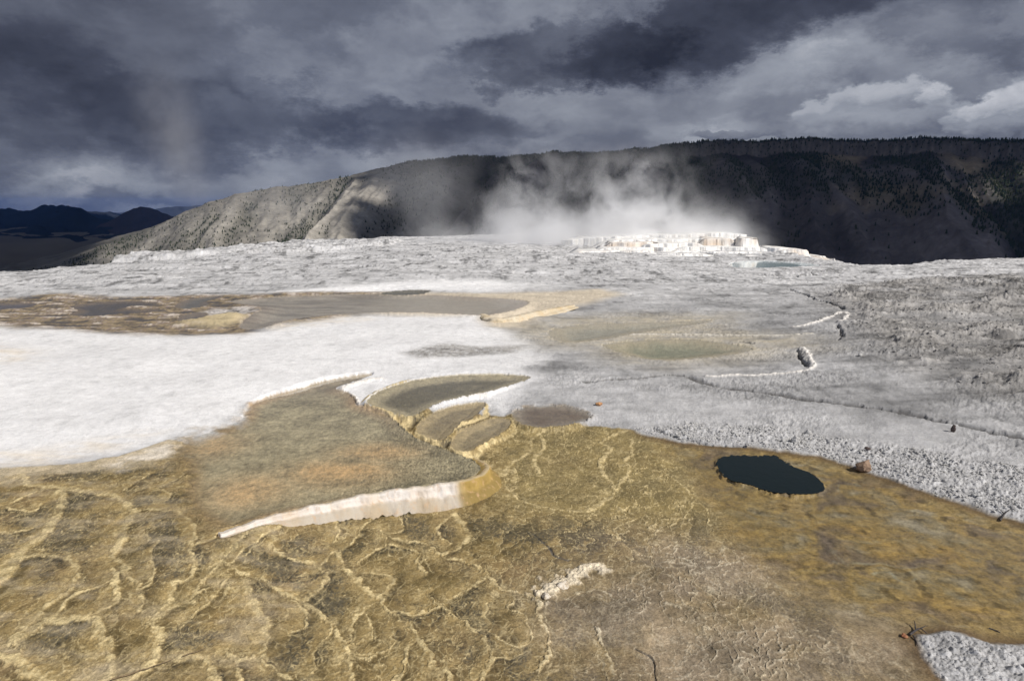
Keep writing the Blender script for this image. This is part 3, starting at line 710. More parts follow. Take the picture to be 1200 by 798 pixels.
    for pts, s in (([(120, 545), (150, 532), (200, 518), (214, 522), (200, 536), (140, 552)], .3),):
        mo, _ = zone(pts, s, 2.)
        ca = lerp(ca, np.array([.74, .66, .54]), (mo * np.clip(.55 + .9 * nS2 + .4 * nC, 0, 1))[:, None])
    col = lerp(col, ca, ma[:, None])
    rough = lerp(rough, lerp(.26, .18, mR), ma); speck = lerp(speck, 0., ma); grain = lerp(grain, lerp(1.0, .8, mR), ma); wet = lerp(wet, lerp(.55, .75, mR), ma)
    zf = hz + (c1 - .5) * .012 * (1 - mR) + (c2 - .5) * .006 * A_mid + .012 * rim3 * (1 - mR) * crack_patch + .006 * nC - .02 * hollow + .005 * nD + .05 * nB
    ZB = par(base_z, X, Y)
    Z = lerp(Z, ZB + zf * (1 - mR) + mR * (.006 * nC - .03), ma)

    # --- white and yellow rims --------------------------------------------
    for w, h, cc, pts in WRIMS:
        P = smooth_poly(G(pts), False, 2)
        kfar = np.clip(np.median(np.hypot(P[:, 0], P[:, 1])) / 28, .8, 3)
        d = seg_dist(X + .05 * kfar * w2x, Y + .06 * kfar * w2y, P, False, w * 3)
        ww = w * np.clip(.75 + (.45 if w != .24 else 1.1) * nC, .1, 2)
        kk = 1 - sst(.5 * ww, 1.35 * ww, d)
        cl = {'w': np.array([.78, .74, .68]), 'y': np.array([.60, .48, .26]), 'g': np.array([.62, .58, .5])}[cc]
        if cc == 'w' and P[0, 1] < 20: cl = np.array([.66, .57, .42])
        col = lerp(col, cl * (1 + .12 * nD[:, None]), kk[:, None]); wet *= 1 - kk; speck *= 1 - kk * .7
        Z += h * (1 - sst(.2 * ww, 1.6 * ww, d)) * (1 + .35 * nD * (P[0, 1] < 30))
    # --- crevices ---------------------------------------------------------
    for w, dpt, pts in CRACKS:
        P = smooth_poly(G(pts), False, 2)
        kfar = np.clip(np.median(np.hypot(P[:, 0], P[:, 1])) / 30, .5, 3)
        d = seg_dist(X + .12 * kfar * w2x * w * 2 + .15 * w1x, Y + .15 * kfar * w2y * w * 2 + .2 * w1y, P, False, w * 5)
        ww = w * np.clip(.75 + .25 * nC + .9 * nA, .08, 2.2)
        kk = 1 - sst(.3 * ww, 1. * ww, d)
        Z -= dpt * kk
        col = lerp(col, np.array([.10, .095, .09])[None], (kk * .8)[:, None]); speck = np.maximum(speck, .8 * (1 - sst(1., 4., d / w)))

    # --- pools ------------------------------------------------------------
    pools = []
    def pool(name, pts, level, depth, shelf, blend, floor, mat, label, group=None, wsoft=1., floorfx=(0, .3, .5), film=True, wetv=.5, soft=None):
        nonlocal Z, col, rough, speck, grain, wet
        P = smooth_poly(G(pts, level), True, 2)
        kf = np.clip(np.mean(np.hypot(P[:, 0], P[:, 1])) / 25, .7, 3.)
        d = sdf(X + .05 * w2x * wsoft * kf, Y + .06 * w2y * wsoft * kf, P, max(blend * 1.5, shelf * 1.2, .6 if soft is None or not np.ndim(soft) else 2.))
        ins = 1 - sst(-.04 * kf, .03 * kf, d)
        if soft is not None: ins = 1 - sst(-soft, .03 + soft * .6, d + soft * .8 * fbm(X * 1.3, Y * 1.6, 173, 4))
        bl = 1 - sst(0, blend, d)
        if soft is not None and np.ndim(soft): 
            b2 = (1 - sst(0, 1.6, d)) * sst(.1, .5, soft) * (d > 0); Z = lerp(Z, np.maximum(Z, level + .006 + .006 * nC), b2); bl = bl * (soft < .1)
        Z = lerp(Z, level + (.03 + .02 * nC if depth < 1 else .004) + (Z - ZB) * (.3 if depth < 1 else .1), bl * (d > 0))
        Z = np.where(d <= 0, level - np.minimum(.015 + depth * sst(0, shelf, -d), depth) + (.012 * nD + .01 * nC) * min(1, depth * 6), Z)
        if soft is not None and np.ndim(soft):
            m_ = sst(.1, .5, soft) * (d <= 0); Z = Z + m_ * (1 - sst(0, .9, -d)) * (.030 + .02 * nC + .015 * nA)
        fc = floor(d)
        col = lerp(col, fc, ins[:, None]); rough = lerp(rough, floorfx[1], ins); speck = lerp(speck, floorfx[0], ins); grain = lerp(grain, floorfx[2], ins); wet = lerp(wet, wetv, ins)
        if film:
            # surface sheet, tucked a little under the bank
            c = P.mean(0); Q = P.copy(); nrm = np.roll(P, -1, 0) - np.roll(P, 1, 0); nrm = np.stack([nrm[:, 1], -nrm[:, 0]], -1); nrm /= np.linalg.norm(nrm, axis=1, keepdims=True) + 1e-9
            ar = .5 * np.sum(P[:, 0] * np.roll(P[:, 1], -1) - np.roll(P[:, 0], -1) * P[:, 1])
            Q = P + nrm * (1 if ar > 0 else -1) * (.06 * kf if blend > .3 else .0)
            if depth > 1:                                              # ragged margin of the deep spring
                Q = resample(np.vstack([Q, Q[:1]]), 260)[0][:-1]; k_ = .35 + 1.2 * sst(0, 2.5, (Q[:, 0] - c[0]) * .6 + (Q[:, 1] - c[1]))
                Q = Q + np.stack([noise(Q[:, 0] * 5, Q[:, 1] * 5, 601) * .10 + noise(Q[:, 0] * 13, Q[:, 1] * 13, 603) * .06, noise(Q[:, 0] * 5, Q[:, 1] * 5, 602) * .13 + noise(Q[:, 0] * 13, Q[:, 1] * 13, 604) * .08], -1) * k_[:, None]
            o = mesh_obj(name, np.column_stack([Q, np.full(len(Q), level)]), [list(range(len(Q)))] if ar > 0 else [list(range(len(Q)))[::-1]], mat, smooth=False)
            tag(o, label, 'pool', group, 'structure')
        pools.append((P, level))
        return ins

    # A: olive mat with orange bloom
    gA = fbm(X * 7, Y * 5, 171, 4); gB = np.abs(noise(X * 9, Y * 9, 176)); gB = gB + .6 * np.abs(noise(X * 21, Y * 21, 177))
    def floorA(d):
        c = np.array([.40, .345, .225]) * (1 + .30 * nA + .25 * gA + .15 * nC)[:, None]
        peb = sst(.45, .15, gB)
        rgt = sst(-6.2, -3.2, X)
        c = lerp(c, np.array([.11, .102, .072]), (np.clip(peb * (.16 + .58 * rgt), 0, 1))[:, None])
        a1 = G([(395, 560)])[0]; a2 = G([(440, 536)])[0]; a3 = G([(225, 505)])[0]; a4 = G([(290, 575)])[0]; a5 = G([(250, 520)])[0]
        bl = np.zeros(len(X))
        for a, sx, sy, am in ((a1, 1.5, 1.0, .95), (a2, 1.3, .8, .75), (a3, 1.2, 1.1, 1.), (a4, 1.2, 1.2, .7), (a5, 1., 1.2, .6)):
            bl = np.maximum(bl, am * np.exp(-((X - a[0]) / sx) ** 2 - ((Y - a[1]) / sy) ** 2))
        bl = np.clip(bl * (1 + .5 * nA + .35 * gA), 0, 1)
        c = lerp(c, np.array([.64, .42, .21]) * (1 + .15 * gA[:, None]), (bl * .85)[:, None])
        edge = 1 - sst(.1, .7, -d)
        c = lerp(c, np.array([.48, .33, .20]), (edge * .75 * (1 - rgt))[:, None])
        lo = (1 - sst(.0, .9, -d)) * sst(-5.2, -7.5, X) * sst(26, 22, Y); c = lerp(c, np.array([.25, .18, .085]) * (1 + .3 * nC[:, None]), lo[:, None])
        up = sst(25.5, 29, Y); c = lerp(c, np.array([.33, .28, .20]) * (1 + .1 * nA[:, None]), (up * .8)[:, None])
        return c
    insA = pool('pool_water', PA, .47, .10, .8, .12, floorA, M_WATER, 'big olive pool with orange bloom behind the white front rim', floorfx=(0, .5, .9), soft=.02 + .75 * sst(-5., -7., X) * sst(27, 22, Y))
    Z += insA * .014 * sst(.45, .15, gB) * sst(-6.5, -3, X)
    def fl(c1_, c2_, sh):
        return lambda d: lerp(np.array(c1_), np.array(c2_), np.clip(sst(0, sh, -d) + .35 * nA, 0, 1)[:, None]) * (1 + .12 * gA[:, None])
    pool('pool_water', PB, .55, .14, .9, .3, lambda d: lerp(fl((.46, .39, .25), (.38, .33, .225), 1.)(d), np.array([.14, .12, .075]), (sst(.3, 1., -d) * np.clip(.2 + sst(31.5, 28, Y) + .5 * nA, 0, 1) * .85)[:, None]), M_WATER, 'olive pool between the white ridges behind the big olive pool', floorfx=(0, .4, .9))
    pool('pool_water', PC, .42, .10, .5, .25, fl((.42, .33, .19), (.30, .24, .145), .7), M_WATER, 'small brown pool beside the rim of the big olive pool, nearer the white ridge', floorfx=(0, .4, .9))
    pool('pool_water', PD, .32, .10, .5, .25, fl((.42, .33, .19), (.32, .26, .16), .7), M_WATER, 'lowest small brown pool bounded by yellow rims on both sides', floorfx=(0, .4, .9))
    pool('pool_water', PH, .33, .05, .5, .25, fl((.30, .25, .19), (.17, .125, .085), .8), M_WATER, 'shallow dark brown puddle at the edge of the white bank', floorfx=(0, .3, .8), soft=.22, wsoft=2.)
    pool('pond_water', PE, .95, .2, 2.0, .8, lambda d: lerp(np.array([.47, .40, .32]), np.array([.43, .385, .315]), np.clip(sst(0, 2, -d) + .4 * nS, 0, 1)[:, None]) * (1 - .35 * left * np.clip(.5 + st, 0, 1))[:, None], M_POND, 'long beige grey pond with still water in the middle distance', floorfx=(0, .1, .15))
    pool('pond_water', PK, 1.0, .2, 1.0, .5, fl((.2, .18, .13), (.14, .13, .095), 1.), M_POND, 'narrow dark sliver of water beyond the long beige pond', floorfx=(0, .1, .2))
    for pts, lb, cf in ((PL1, 'blue grey pool cut by the left edge of the orange flats', (.15, .14, .145)), (PL2, 'dark grey pool lying among the orange streaked flats', (.14, .13, .125)), (PL3, 'thin grey pool at the back of the orange flats', (.16, .15, .13)), (PL4, 'little brown grey pool beside the ochre mound', (.17, .145, .12))):
        pool('pond_water', pts, .97, .15, 1.0, .5, fl((.24, .19, .14), cf, 1.), M_POND, lb, floorfx=(0, .1, .2))
    pool('pond_water', PF1, .50, .2, 2.0, 1.2, fl((.48, .42, .31), (.39, .37, .30), 2.), M_POND, 'upper grey green pool of the pair on tan flats', floorfx=(0, .1, .1), soft=.5)
    pool('pond_water', PF2, .46, .3, 2.2, 1.2, fl((.48, .42, .30), (.30, .30, .22), 2.2), M_POND, 'lower greener pool of the pair on tan flats', floorfx=(0, .1, .1), soft=.5)
    pool('pond_water', PI, .95, .3, 2.0, 1.5, fl((.8, .8, .78), (.62, .72, .74), 1.5), M_MILKY, 'milky pale blue pool at the foot of the white stepped terrace', floorfx=(0, .1, .1))
    def floorG(d):
        s = sst(-.03, .07 + .35 * np.clip(nC + .2, 0, 1) * sst(5.2, 8, X + .4 * (Y - 20)), -d)
        return lerp(np.array([.14, .10, .05]), np.array([.005, .006, .008]), s[:, None])
    pool('spring_water', PG, .015, 1.8, .8, .12, floorG, M_DEEP, 'deep black spring pool in the orange brown shallows', floorfx=(0, .2, .2), wsoft=2.2)
    Pw = smooth_poly(G([(264, 625), (320, 605), (380, 592), (440, 579), (500, 571), (532, 567), (560, 560), (570, 552)], .47), False, 2)
    dw_ = seg_dist(X, Y, Pw, False, .6); Z = np.where(dw_ < .20, np.minimum(Z, .47 - .14), Z)
    z[I] = Z
    # drop beyond the plateau edge, valley floor at -190 m
    over = rr - edge_r
    drop = sst(0, 1., over / 3.) * 3 + np.clip(over - 2, 0, None) * .55
    valley = -190 + 14 * fbm(x * .0015, y * .0015, 191, 4)
    zz = np.where(over > 0, np.maximum(z - drop, valley), z)
    z = np.where(rr > 330, valley, zz)
    colf = np.zeros((N, 4)); colf[:, :3] = np.array([.20, .17, .12]); fxf = np.zeros((N, 4)); fxf[:, :3] = (.1, .4, .3); fxf[:, 3] = 1
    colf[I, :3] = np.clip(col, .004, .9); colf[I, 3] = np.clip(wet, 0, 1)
    fxf[I, 0] = np.clip(speck, 0, 1); fxf[I, 1] = np.clip(rough, 0, 1); fxf[I, 2] = np.clip(grain, 0, 1)
    lowv = (z < -6)
    vc = np.array([.12, .105, .08]) * (1 + .35 * fbm(x * .002, y * .004, 195, 4))[:, None]
    colf[:, :3] = np.where(lowv[:, None], vc, colf[:, :3])
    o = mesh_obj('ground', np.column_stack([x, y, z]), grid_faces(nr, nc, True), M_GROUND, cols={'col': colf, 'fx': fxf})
    tag(o, 'white, grey and ochre travertine terrace ground with small rimmed steps', 'ground', kind='structure')
    # height lookup for things that stand on the ground
    zg = z.reshape(nr, nc)
    def look(px, py):
        px = np.atleast_1d(px); py = np.atleast_1d(py)
        a = np.arctan2(px, py); q = np.hypot(px, py)
        j = np.clip(np.searchsorted(az, a), 1, nc - 1); i = np.clip(np.searchsorted(r, q), 1, nr - 1)
        fa = np.clip((a - az[j - 1]) / (az[j] - az[j - 1]), 0, 1); fr = np.clip((q - r[i - 1]) / (r[i] - r[i - 1]), 0, 1)
        return (zg[i - 1, j - 1] * (1 - fa) + zg[i - 1, j] * fa) * (1 - fr) + (zg[i, j - 1] * (1 - fa) + zg[i, j] * fa) * fr
    return look
import time; _t0 = time.time()
LOOK = build_ground(); print('ground', time.time() - _t0)

# thin water over the right-hand flats
_P = smooth_poly(G(PR, .03), True, 2)
tag(mesh_obj('shallow_water', np.column_stack([_P, np.full(len(_P), .0)]), [list(range(len(_P)))], M_FILM, smooth=False),
    'clear shallow water over orange brown flats around the black spring', 'shallows', kind='structure')

# ----------------------------------------------------------------------------
# rim walls: swept, fluted travertine faces
# ----------------------------------------------------------------------------
def rim_wall(name, pts, level, side, prof, hfun, colfun, n, flute, label, freq=3.2):
    """prof: list of (outward offset, height fraction 1 crest .. 0 foot); hfun(f) = wall height"""
    P, s = resample(smooth_poly(G(pts, level), False, 3), n)
    f = s / s[-1]
    T = np.gradient(P, axis=0); T /= np.linalg.norm(T, axis=1, keepdims=True); Nn = np.stack([T[:, 1], -T[:, 0]], -1) * side
    for _ in range(30): Nn = (np.roll(Nn, 1, 0) + Nn + np.roll(Nn, -1, 0)); Nn[0] = Nn[1]; Nn[-1] = Nn[-2]; Nn /= np.linalg.norm(Nn, axis=1, keepdims=True)
    h = hfun(f); wob = .05 * fbm(s * 1.5, s * 0 + 3, 201, 3)
    V = []; CC = []
    for k, (o, v) in enumerate(prof):
        fl = flute * (np.abs(noise(s * freq, s * 0 + v * .35, 205)) * 1.6 - .4 + .6 * noise(s * freq * 2.2, v * 2.4 + s * 0, 206) + .45 * noise(s * freq * 5, v * 6 + s * 0, 207)) * (1 if 0 < v < 1.01 and o > 0 else .15)
        off = (o + fl) * np.clip(h / max(h.max(), 1e-6), .25, 1) ** .7 + wob
        XY = P + Nn * off[:, None]
        V.append(np.column_stack([XY, level + .045 * (v > .6) + .04 * noise(s * 2.3, s * 0, 208) * (v > .6) + .012 * noise(s * 9, s * 0, 209) * (v > .6) - h * (1 - v) * (1 + .10 * noise(s * 3.1, s * 0 + v * 3, 215) * (v > 0))]))
        V[-1][:8, 2] -= np.linspace(.22, 0, 8)
        CC.append(colfun(f, v, s))
    o = mesh_obj(name, np.vstack(V), grid_faces(len(prof), n), M_WALL, cols={'col': np.vstack(CC)})
    return tag(o, label, 'rim wall')

def colA(f, v, s):
    w = np.array([.80, .745, .68]); p = np.array([.70, .575, .44]); y = np.array([.40, .275, .085])
    yl = sst(.70, .76, f + .015 * noise(s * 4, s * 0, 211))
    c = lerp(w[None], p[None], (np.clip(.3 + .9 * noise(s * 1.4, s * 0 + v * .4, 212) + .3 * noise(s * 6, s * 0 + v * .6, 214), 0, 1) * .85)[:, None])
    c = lerp(c, y[None] * (1 + .25 * noise(s * 5, s * 0 + v, 213))[:, None], yl[:, None])
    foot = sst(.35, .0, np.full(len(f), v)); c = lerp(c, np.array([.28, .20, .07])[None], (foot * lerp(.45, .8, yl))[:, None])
    top = sst(.93, 1.02, np.full(len(f), v)); c = lerp(c, np.array([.62, .53, .38])[None], (top * .5)[:, None])
    return np.column_stack([c, lerp(.55, .8, yl)])
PROF = [(-.24, .72), (-.10, .96), (-.04, 1.03), (.02, 1.05), (.07, 1.02), (.10, .93), (.12, .80), (.135, .66), (.15, .52), (.17, .38), (.195, .25), (.24, .12), (.34, .02), (.46, -.4), (.55, -1.1)]
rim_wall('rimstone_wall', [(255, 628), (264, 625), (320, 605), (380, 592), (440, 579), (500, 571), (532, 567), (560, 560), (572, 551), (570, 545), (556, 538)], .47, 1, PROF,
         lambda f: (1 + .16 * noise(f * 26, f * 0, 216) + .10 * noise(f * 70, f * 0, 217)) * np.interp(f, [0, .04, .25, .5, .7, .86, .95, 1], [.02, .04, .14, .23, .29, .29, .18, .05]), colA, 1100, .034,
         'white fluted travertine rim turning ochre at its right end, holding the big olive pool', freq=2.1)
def colE(f, v, s):
    w = np.array([.66, .58, .44]); y = np.array([.50, .37, .18])
    c = lerp(w[None], y[None], (np.clip(.35 + .9 * noise(s * .9, s * 0 + v * .3, 222), 0, 1) * .8)[:, None])
    return np.column_stack([c, np.full(len(f), .6)])
rim_wall('rimstone_wall', [(566, 368), (572, 373), (586, 374), (602, 372), (618, 368), (636, 364), (655, 361), (672, 358)], .97, 1,
         [(a * 2.6, b) for a, b in PROF[1:]], lambda f: np.interp(f, [0, .1, .45, .75, 1], [.25, .48, .40, .18, .05]), colE, 420, .12,
         'cream and ochre streaked low rim wall at the right end of the long beige pond', freq=1.2)

# ----------------------------------------------------------------------------
# white stepped terrace with its tiers
# ----------------------------------------------------------------------------
terr = bpy.data.objects.new('stepped_terrace', None); C.objects.link(terr)
tc = G([(800, 303)], 1.)[0]; terr.location = (tc[0], tc[1], .8)
tag(terr, 'bright white stepped travertine terrace with orange stained tiers under the steam', 'terrace')
def at_dist(px, D):
    x, y, z = ray(px, 300.); return np.array([x * D / y, D])
def z_at(py, D):
    x, y, z = ray(600., py); return CAM_Z + z * D / y
def tier(D, x0, x1, y0, y1, base, stain, seed, back=9., zb=.5, flare=.25, taper_end=True, lobe=1.7, bulge=.17):
    A = at_dist(x0, D); B = at_dist(x1, D); W = B[0] - A[0]
    n = max(60, int(W * 14)); s = np.linspace(0, 1, n); u = s * W
    endc = np.minimum(s, 1 - s) * W
    setb = 2.2 * (1 - np.sqrt(np.clip(1 - (1 - np.clip(endc / 2.2, 0, 1)) ** 2, 0, 1)))
    ph = u / lobe + .8 * fbm(u * .3, u * 0, seed, 3)
    sc = np.abs(np.sin(ph * np.pi)) ** .6 * bulge * (.5 + .6 * hsh(np.floor(ph), np.floor(ph) * 0, seed)) + 1.0 * fbm(u * .16, u * 0 + 5, seed + 3, 4)
    ztop = z_at(lerp(y0, y1, s), D) + .10 * noise(u * .5, u * 0, seed + 4) + .06 * (hsh(np.floor(ph), np.floor(ph) * 0, seed + 9) - .5)
    ztop = ztop - (ztop - zb) * .55 * (1 - sst(0, min(6., W * .22), endc)) ** 1.5 * (1 if taper_end else .25)
    rows = []; cc = []
    prof = [(-back, -9, 0), (-back, 0, 1), (-back * .5, -.02, 1), (-.6, -.06, 1), (-.18, -.02, 1), (-.02, 0, 1)] + [(.06 + flare * q ** 2.2, -q, 2) for q in np.linspace(.03, 1, 12)]
    H = np.maximum(ztop - zb, .2)
    for o, v, typ in prof:
        fl = (.07 * np.abs(noise(u * 2.2, u * 0 + v * .6, seed + 5)) + .05 * noise(u * 5.5, u * 0 + v * 2, seed + 6)) * (typ == 2)
        taper = np.clip(endc / 3, .15, 1) if o <= -.5 else 1
        yy = D - (sc * (1 if o > -.5 else .2) + o * taper + fl) + setb
        zz = (ztop + v if typ != 2 else ztop + v * H) if v != -9 else np.full(n, zb)
        rows.append(np.column_stack([A[0] + u + u * 0, yy, zz]) - np.array([*terr.location]))
        w = np.array([.83, .815, .78]); t_ = np.clip(base + .9 * noise(u * .55, u * 0 + v * .8, seed + 7), 0, 1) * stain
        c = lerp(w[None], np.array([.58, .40, .24])[None], (t_ * (1 if typ == 2 else .6))[:, None])
        tan = np.clip(.15 + .6 * noise(u * 1.1, u * 0 + v * 2, seed + 8), 0, 1) * (typ == 2)
        c = lerp(c, np.array([.72, .63, .47])[None], (tan * .32)[:, None])
        cc.append(np.column_stack([c, np.full(n, .12 + .5 * stain)]))
    mesh_obj('tier', np.vstack(rows), grid_faces(len(prof), n), M_TIER, terr, cols={'col': np.vstack(cc)})
for i, a in enumerate([(120, 660, 877, 279.5, 271.5, 0, .0), (113.5, 690, 897, 281.5, 279, 0, .1), (110.5, 703, 784, 284.5, 283.5, .55, .6), (109, 742, 832, 286.5, 284, .05, .35), (111.5, 816, 865, 280, 279.5, .5, .65),
                       (109.5, 863, 894, 279.3, 279.3, .2, .5), (106.8, 690, 800, 290.5, 290, .1, .4), (107.2, 780, 912, 289, 290, 0, .15), (107.4, 893, 930, 289.5, 291, 0, .3), (105.2, 908, 952, 292.5, 292.5, .15, .5), (104.6, 947, 970, 299, 300, .2, .5),
                       (104, 660, 780, 294.5, 293.5, .05, .3), (104.5, 770, 915, 294, 295.5, 0, .1), (101.5, 690, 850, 297.5, 297, 0, .15), (101.8, 840, 945, 299, 300, 0, .1), (99.5, 700, 830, 300.3, 300, 0, .1), (103, 962, 990, 307, 308.5, .1, .3)]):
    tier(*a, 300 + 13 * i, flare=2.4 if a[0] < 105.3 else (.9 if a[0] < 108 else .35), taper_end=a[0] < 116)

# ----------------------------------------------------------------------------
# stones, gravel, driftwood
# ----------------------------------------------------------------------------
def ico(sub):
    import bmesh
    bm = bmesh.new(); bmesh.ops.create_icosphere(bm, subdivisions=sub, radius=1.)
    v = np.array([x.co[:] for x in bm.verts]); f = np.array([[q.index for q in p.verts] for p in bm.faces]); bm.free(); return v, f
ICO1, ICO2, ICO4 = ico(1), ico(2), ico(4)
def rock_verts(base, seed, facets=9, amp=.2):
    v = base.copy(); r = np.random.default_rng(seed)
    for _ in range(facets):
        n = r.normal(size=3); n /= np.linalg.norm(n); d = r.uniform(.55, .85)
        q = v @ n; over = np.maximum(q - d, 0); v -= over[:, None] * n * .9
    v += v * (amp * (noise(v[:, 0] * 2.1 + seed, v[:, 1] * 2.1 + v[:, 2] * 1.7, seed) + .4 * noise(v[:, 0] * 6 + v[:, 2] * 5, v[:, 1] * 6 + v[:, 2] * 3, seed + 1)))[:, None]
    return v
def stone(name, px, py, size, rot, mat, seed, label, cat, group=None, sink=.18, sub=ICO4):
    x, y = G([(px, py)])[0]
    v = rock_verts(sub[0], seed) * np.array(size) / 2
    o = mesh_obj(name, v, sub[1], mat, smooth=True)
    o.location = (x, y, float(LOOK(x, y)[0]) + size[2] * (.5 - sink)); o.rotation_euler = rot
    return tag(o, label, cat, group)
M_BOULDER = stone_mat('tan_boulder', (.32, .22, .15), (.20, .135, .095), 9.)
M_ORANGE = stone_mat('orange_stone', (.55, .30, .14), (.40, .22, .12), 9.)
M_DARKST = stone_mat('dark_stone', (.07, .055, .05), (.12, .09, .08), 14.)
M_PALEST = stone_mat('pale_stone', (.56, .545, .52), (.36, .35, .33), 7.)
M_RUSTST = stone_mat('rusty_crust', (.30, .12, .06), (.42, .22, .12), 14.)
stone('boulder', 1012, 551, (.52, .42, .44), (.1, .25, .5), M_BOULDER, 11, 'tan brown rounded boulder on the edge of the grey rubble bank near the black spring', 'boulder')
stone('stone', 702, 475, (.34, .30, .16), (0, 0, .2), M_ORANGE, 12, 'small flat orange stone lying on the white bank above the flats', 'stone')
stone('stone', 1117, 506, (.16, .14, .34), (.1, .05, 0), M_DARKST, 13, 'dark upright stone on the pale bank below the crack line', 'stone', sink=.1)
stone('stone', 1016, 529, (.22, .18, .12), (0, 0, .3), M_DARKST, 14, 'dark grey stone in the rubble just behind the tan boulder', 'stone')
stone('stone', 932, 519, (.34, .3, .26), (.2, 0, .4), M_PALEST, 15, 'grey lump of rock on the bank straight above the black spring', 'stone')
stone('stone', 947, 508, (.24, .22, .2), (.2, 0, 1.4), M_PALEST, 16, 'lone grey knob of rock on the bank, just upslope of the larger lump', 'stone')
stone('stone', 1060, 745, (.16, .12, .07), (.1, 0, .2), M_RUSTST, 17, 'rusty red crust beside dark twigs at the edge of the pale rubble', 'stone')
stone('stone', 660, 686, (.34, .26, .16), (.1, .1, .6), stone_mat('white_crumble', (.72, .66, .56), (.5, .4, .27), 12.), 18, 'crumbly white lump of travertine among the brown small terraces', 'stone')
stone('stone', 640, 699, (.22, .2, .13), (.1, .1, 1.6), bpy.data.materials['white_crumble'], 19, 'smaller white travertine crumb just left of the large white lump', 'stone')
stone('stone', 1008, 418, (.3, .25, .2), (0, .1, .4), M_PALEST, 20, 'grey stone on the flat between the white ridge and the rough crust', 'stone')

# pale stones strewn over the rubble bank: the largest stand alone
PRUB = G(Z_RUB); PRUB2 = G(Z_RUB2)
pale_meshes = [mesh_obj('pale_stone', rock_verts(ICO2[0], 60 + k) * .5, ICO2[1], M_PALEST, mesh_only=True) for k in range(5)]
def scatter(P, n):
    lo, hi = P.min(0), P.max(0); p = rng.uniform(lo, hi, (n * 6, 2)); p = p[inside(p[:, 0], p[:, 1], P)]
    return p[:n]
big = np.vstack([scatter(PRUB, 45), scatter(PRUB2[:7], 8)])
for i, (x, y) in enumerate(big):
    if math.hypot(x, y) < 9: continue
    o = bpy.data.objects.new('pale_stone', pale_meshes[i % 5]); C.objects.link(o)
    s = rng.uniform(.06, .15) * (1 if y > 14 else .45)
    o.scale = (s * rng.uniform(.8, 1.3), s * rng.uniform(.8, 1.3), s * rng.uniform(.5, .9)); o.rotation_euler = (0, 0, rng.uniform(0, 6))
    o.location = (x, y, float(LOOK(x, y)[0]) + s * .18)
    tag(o, 'fist sized pale grey stone strewn on the rubble bank', 'stone', 'pale stones strewn on the rubble banks')
def merged(name, P, n, s0, s1, mat, label, seed):
    p = scatter(P, n * 2); p = p[fbm(p[:, 0] * .9, p[:, 1] * .9, 501, 4) > rng.normal(-.05, .25, len(p))][:n]; n = len(p); r = np.random.default_rng(seed); zz = LOOK(p[:, 0], p[:, 1])
    var = [rock_verts(ICO1[0], 90 + k, 5, .3) * .5 for k in range(12)]
    V = []; F = []; nv = len(ICO1[0])
    for i in range(n):
        s = s0 * (s1 / s0) ** (r.random() ** 1.6); a = r.uniform(0, 6.28); c, q = math.cos(a), math.sin(a)
        v = var[i % 12] * (s * r.uniform(.8, 1.4), s, s * r.uniform(.4, .9))
        V.append(np.column_stack([v[:, 0] * c - v[:, 1] * q + p[i, 0], v[:, 0] * q + v[:, 1] * c + p[i, 1], v[:, 2] + zz[i] + s * .1])); F.append(ICO1[1] + i * nv)
    tag(mesh_obj(name, np.vstack(V), np.vstack(F), mat, smooth=False), label, 'gravel', kind='stuff')
merged('gravel', PRUB, 4500, .015, .12, M_PALEST, 'crusty pale grey gravel and crumbs along the bank of the shallows', 5)
merged('gravel', PRUB2[[0, 1, 2, 3, 4, 5, 6, 7]], 5000, .006, .035, M_PALEST, 'pale rubble crust in the near right corner', 6)
merged('gravel', G(Z_DARKR), 5000, .05, .20, stone_mat('crust_block', (.36, .345, .325), (.20, .19, .18), 5.), 'broken grey crust blocks over the rough slope on the right', 8)

def stick(name, pts, r0, r1, mat, label, lift=.02, twigs=()):
    def tube(W, ra, rb, nseg=7):
        V = []; n = len(W)
        T = np.gradient(W, axis=0); T /= np.linalg.norm(T, axis=1, keepdims=True)
        for i in range(n):
            a = np.cross(T[i], [0, 0, 1]); a /= np.linalg.norm(a) + 1e-9; b = np.cross(T[i], a); rr = lerp(ra, rb, i / (n - 1))
            for k in range(nseg):
                t = 2 * math.pi * k / nseg; V.append(W[i] + rr * (math.cos(t) * a + math.sin(t) * b))
        f = [tuple(q) for q in grid_faces(n, nseg, True)] + [tuple(range(nseg)), tuple(range((n - 1) * nseg, n * nseg))]
        return V, f
    allV = []; allF = []
    for p, ra, rb, z0, z1 in [(pts, r0, r1, lift, lift)] + list(twigs):
        P = smooth_poly(G(p), False, 2); z = LOOK(P[:, 0], P[:, 1])
        zz = lerp(z[0], z[-1], np.linspace(0, 1, len(P))) + np.linspace(z0, z1, len(P)) + .006 * rng.normal(size=len(P))
        V, f = tube(np.column_stack([P, zz]), ra, rb); k = len(allV); allV += V; allF += [tuple(int(i) + k for i in q) for q in f]
    return tag(mesh_obj(name, np.array(allV), allF, mat), label, 'driftwood')
M_TWIG = stone_mat('grey_wood', (.30, .22, .13), (.18, .13, .08), 30.); M_DTWIG = stone_mat('dark_wood', (.05, .045, .045), (.11, .10, .10), 30.)
stick('twig', [(131, 798), (150, 792), (176, 784), (203, 775)], .014, .007, M_TWIG, 'long straight tan twig lying across the small terraces in the near left corner', .05)
stick('twig', [(214, 771), (226, 767), (240, 762)], .010, .005, M_TWIG, 'short pale twig lying just beyond the end of the long tan one', .05)
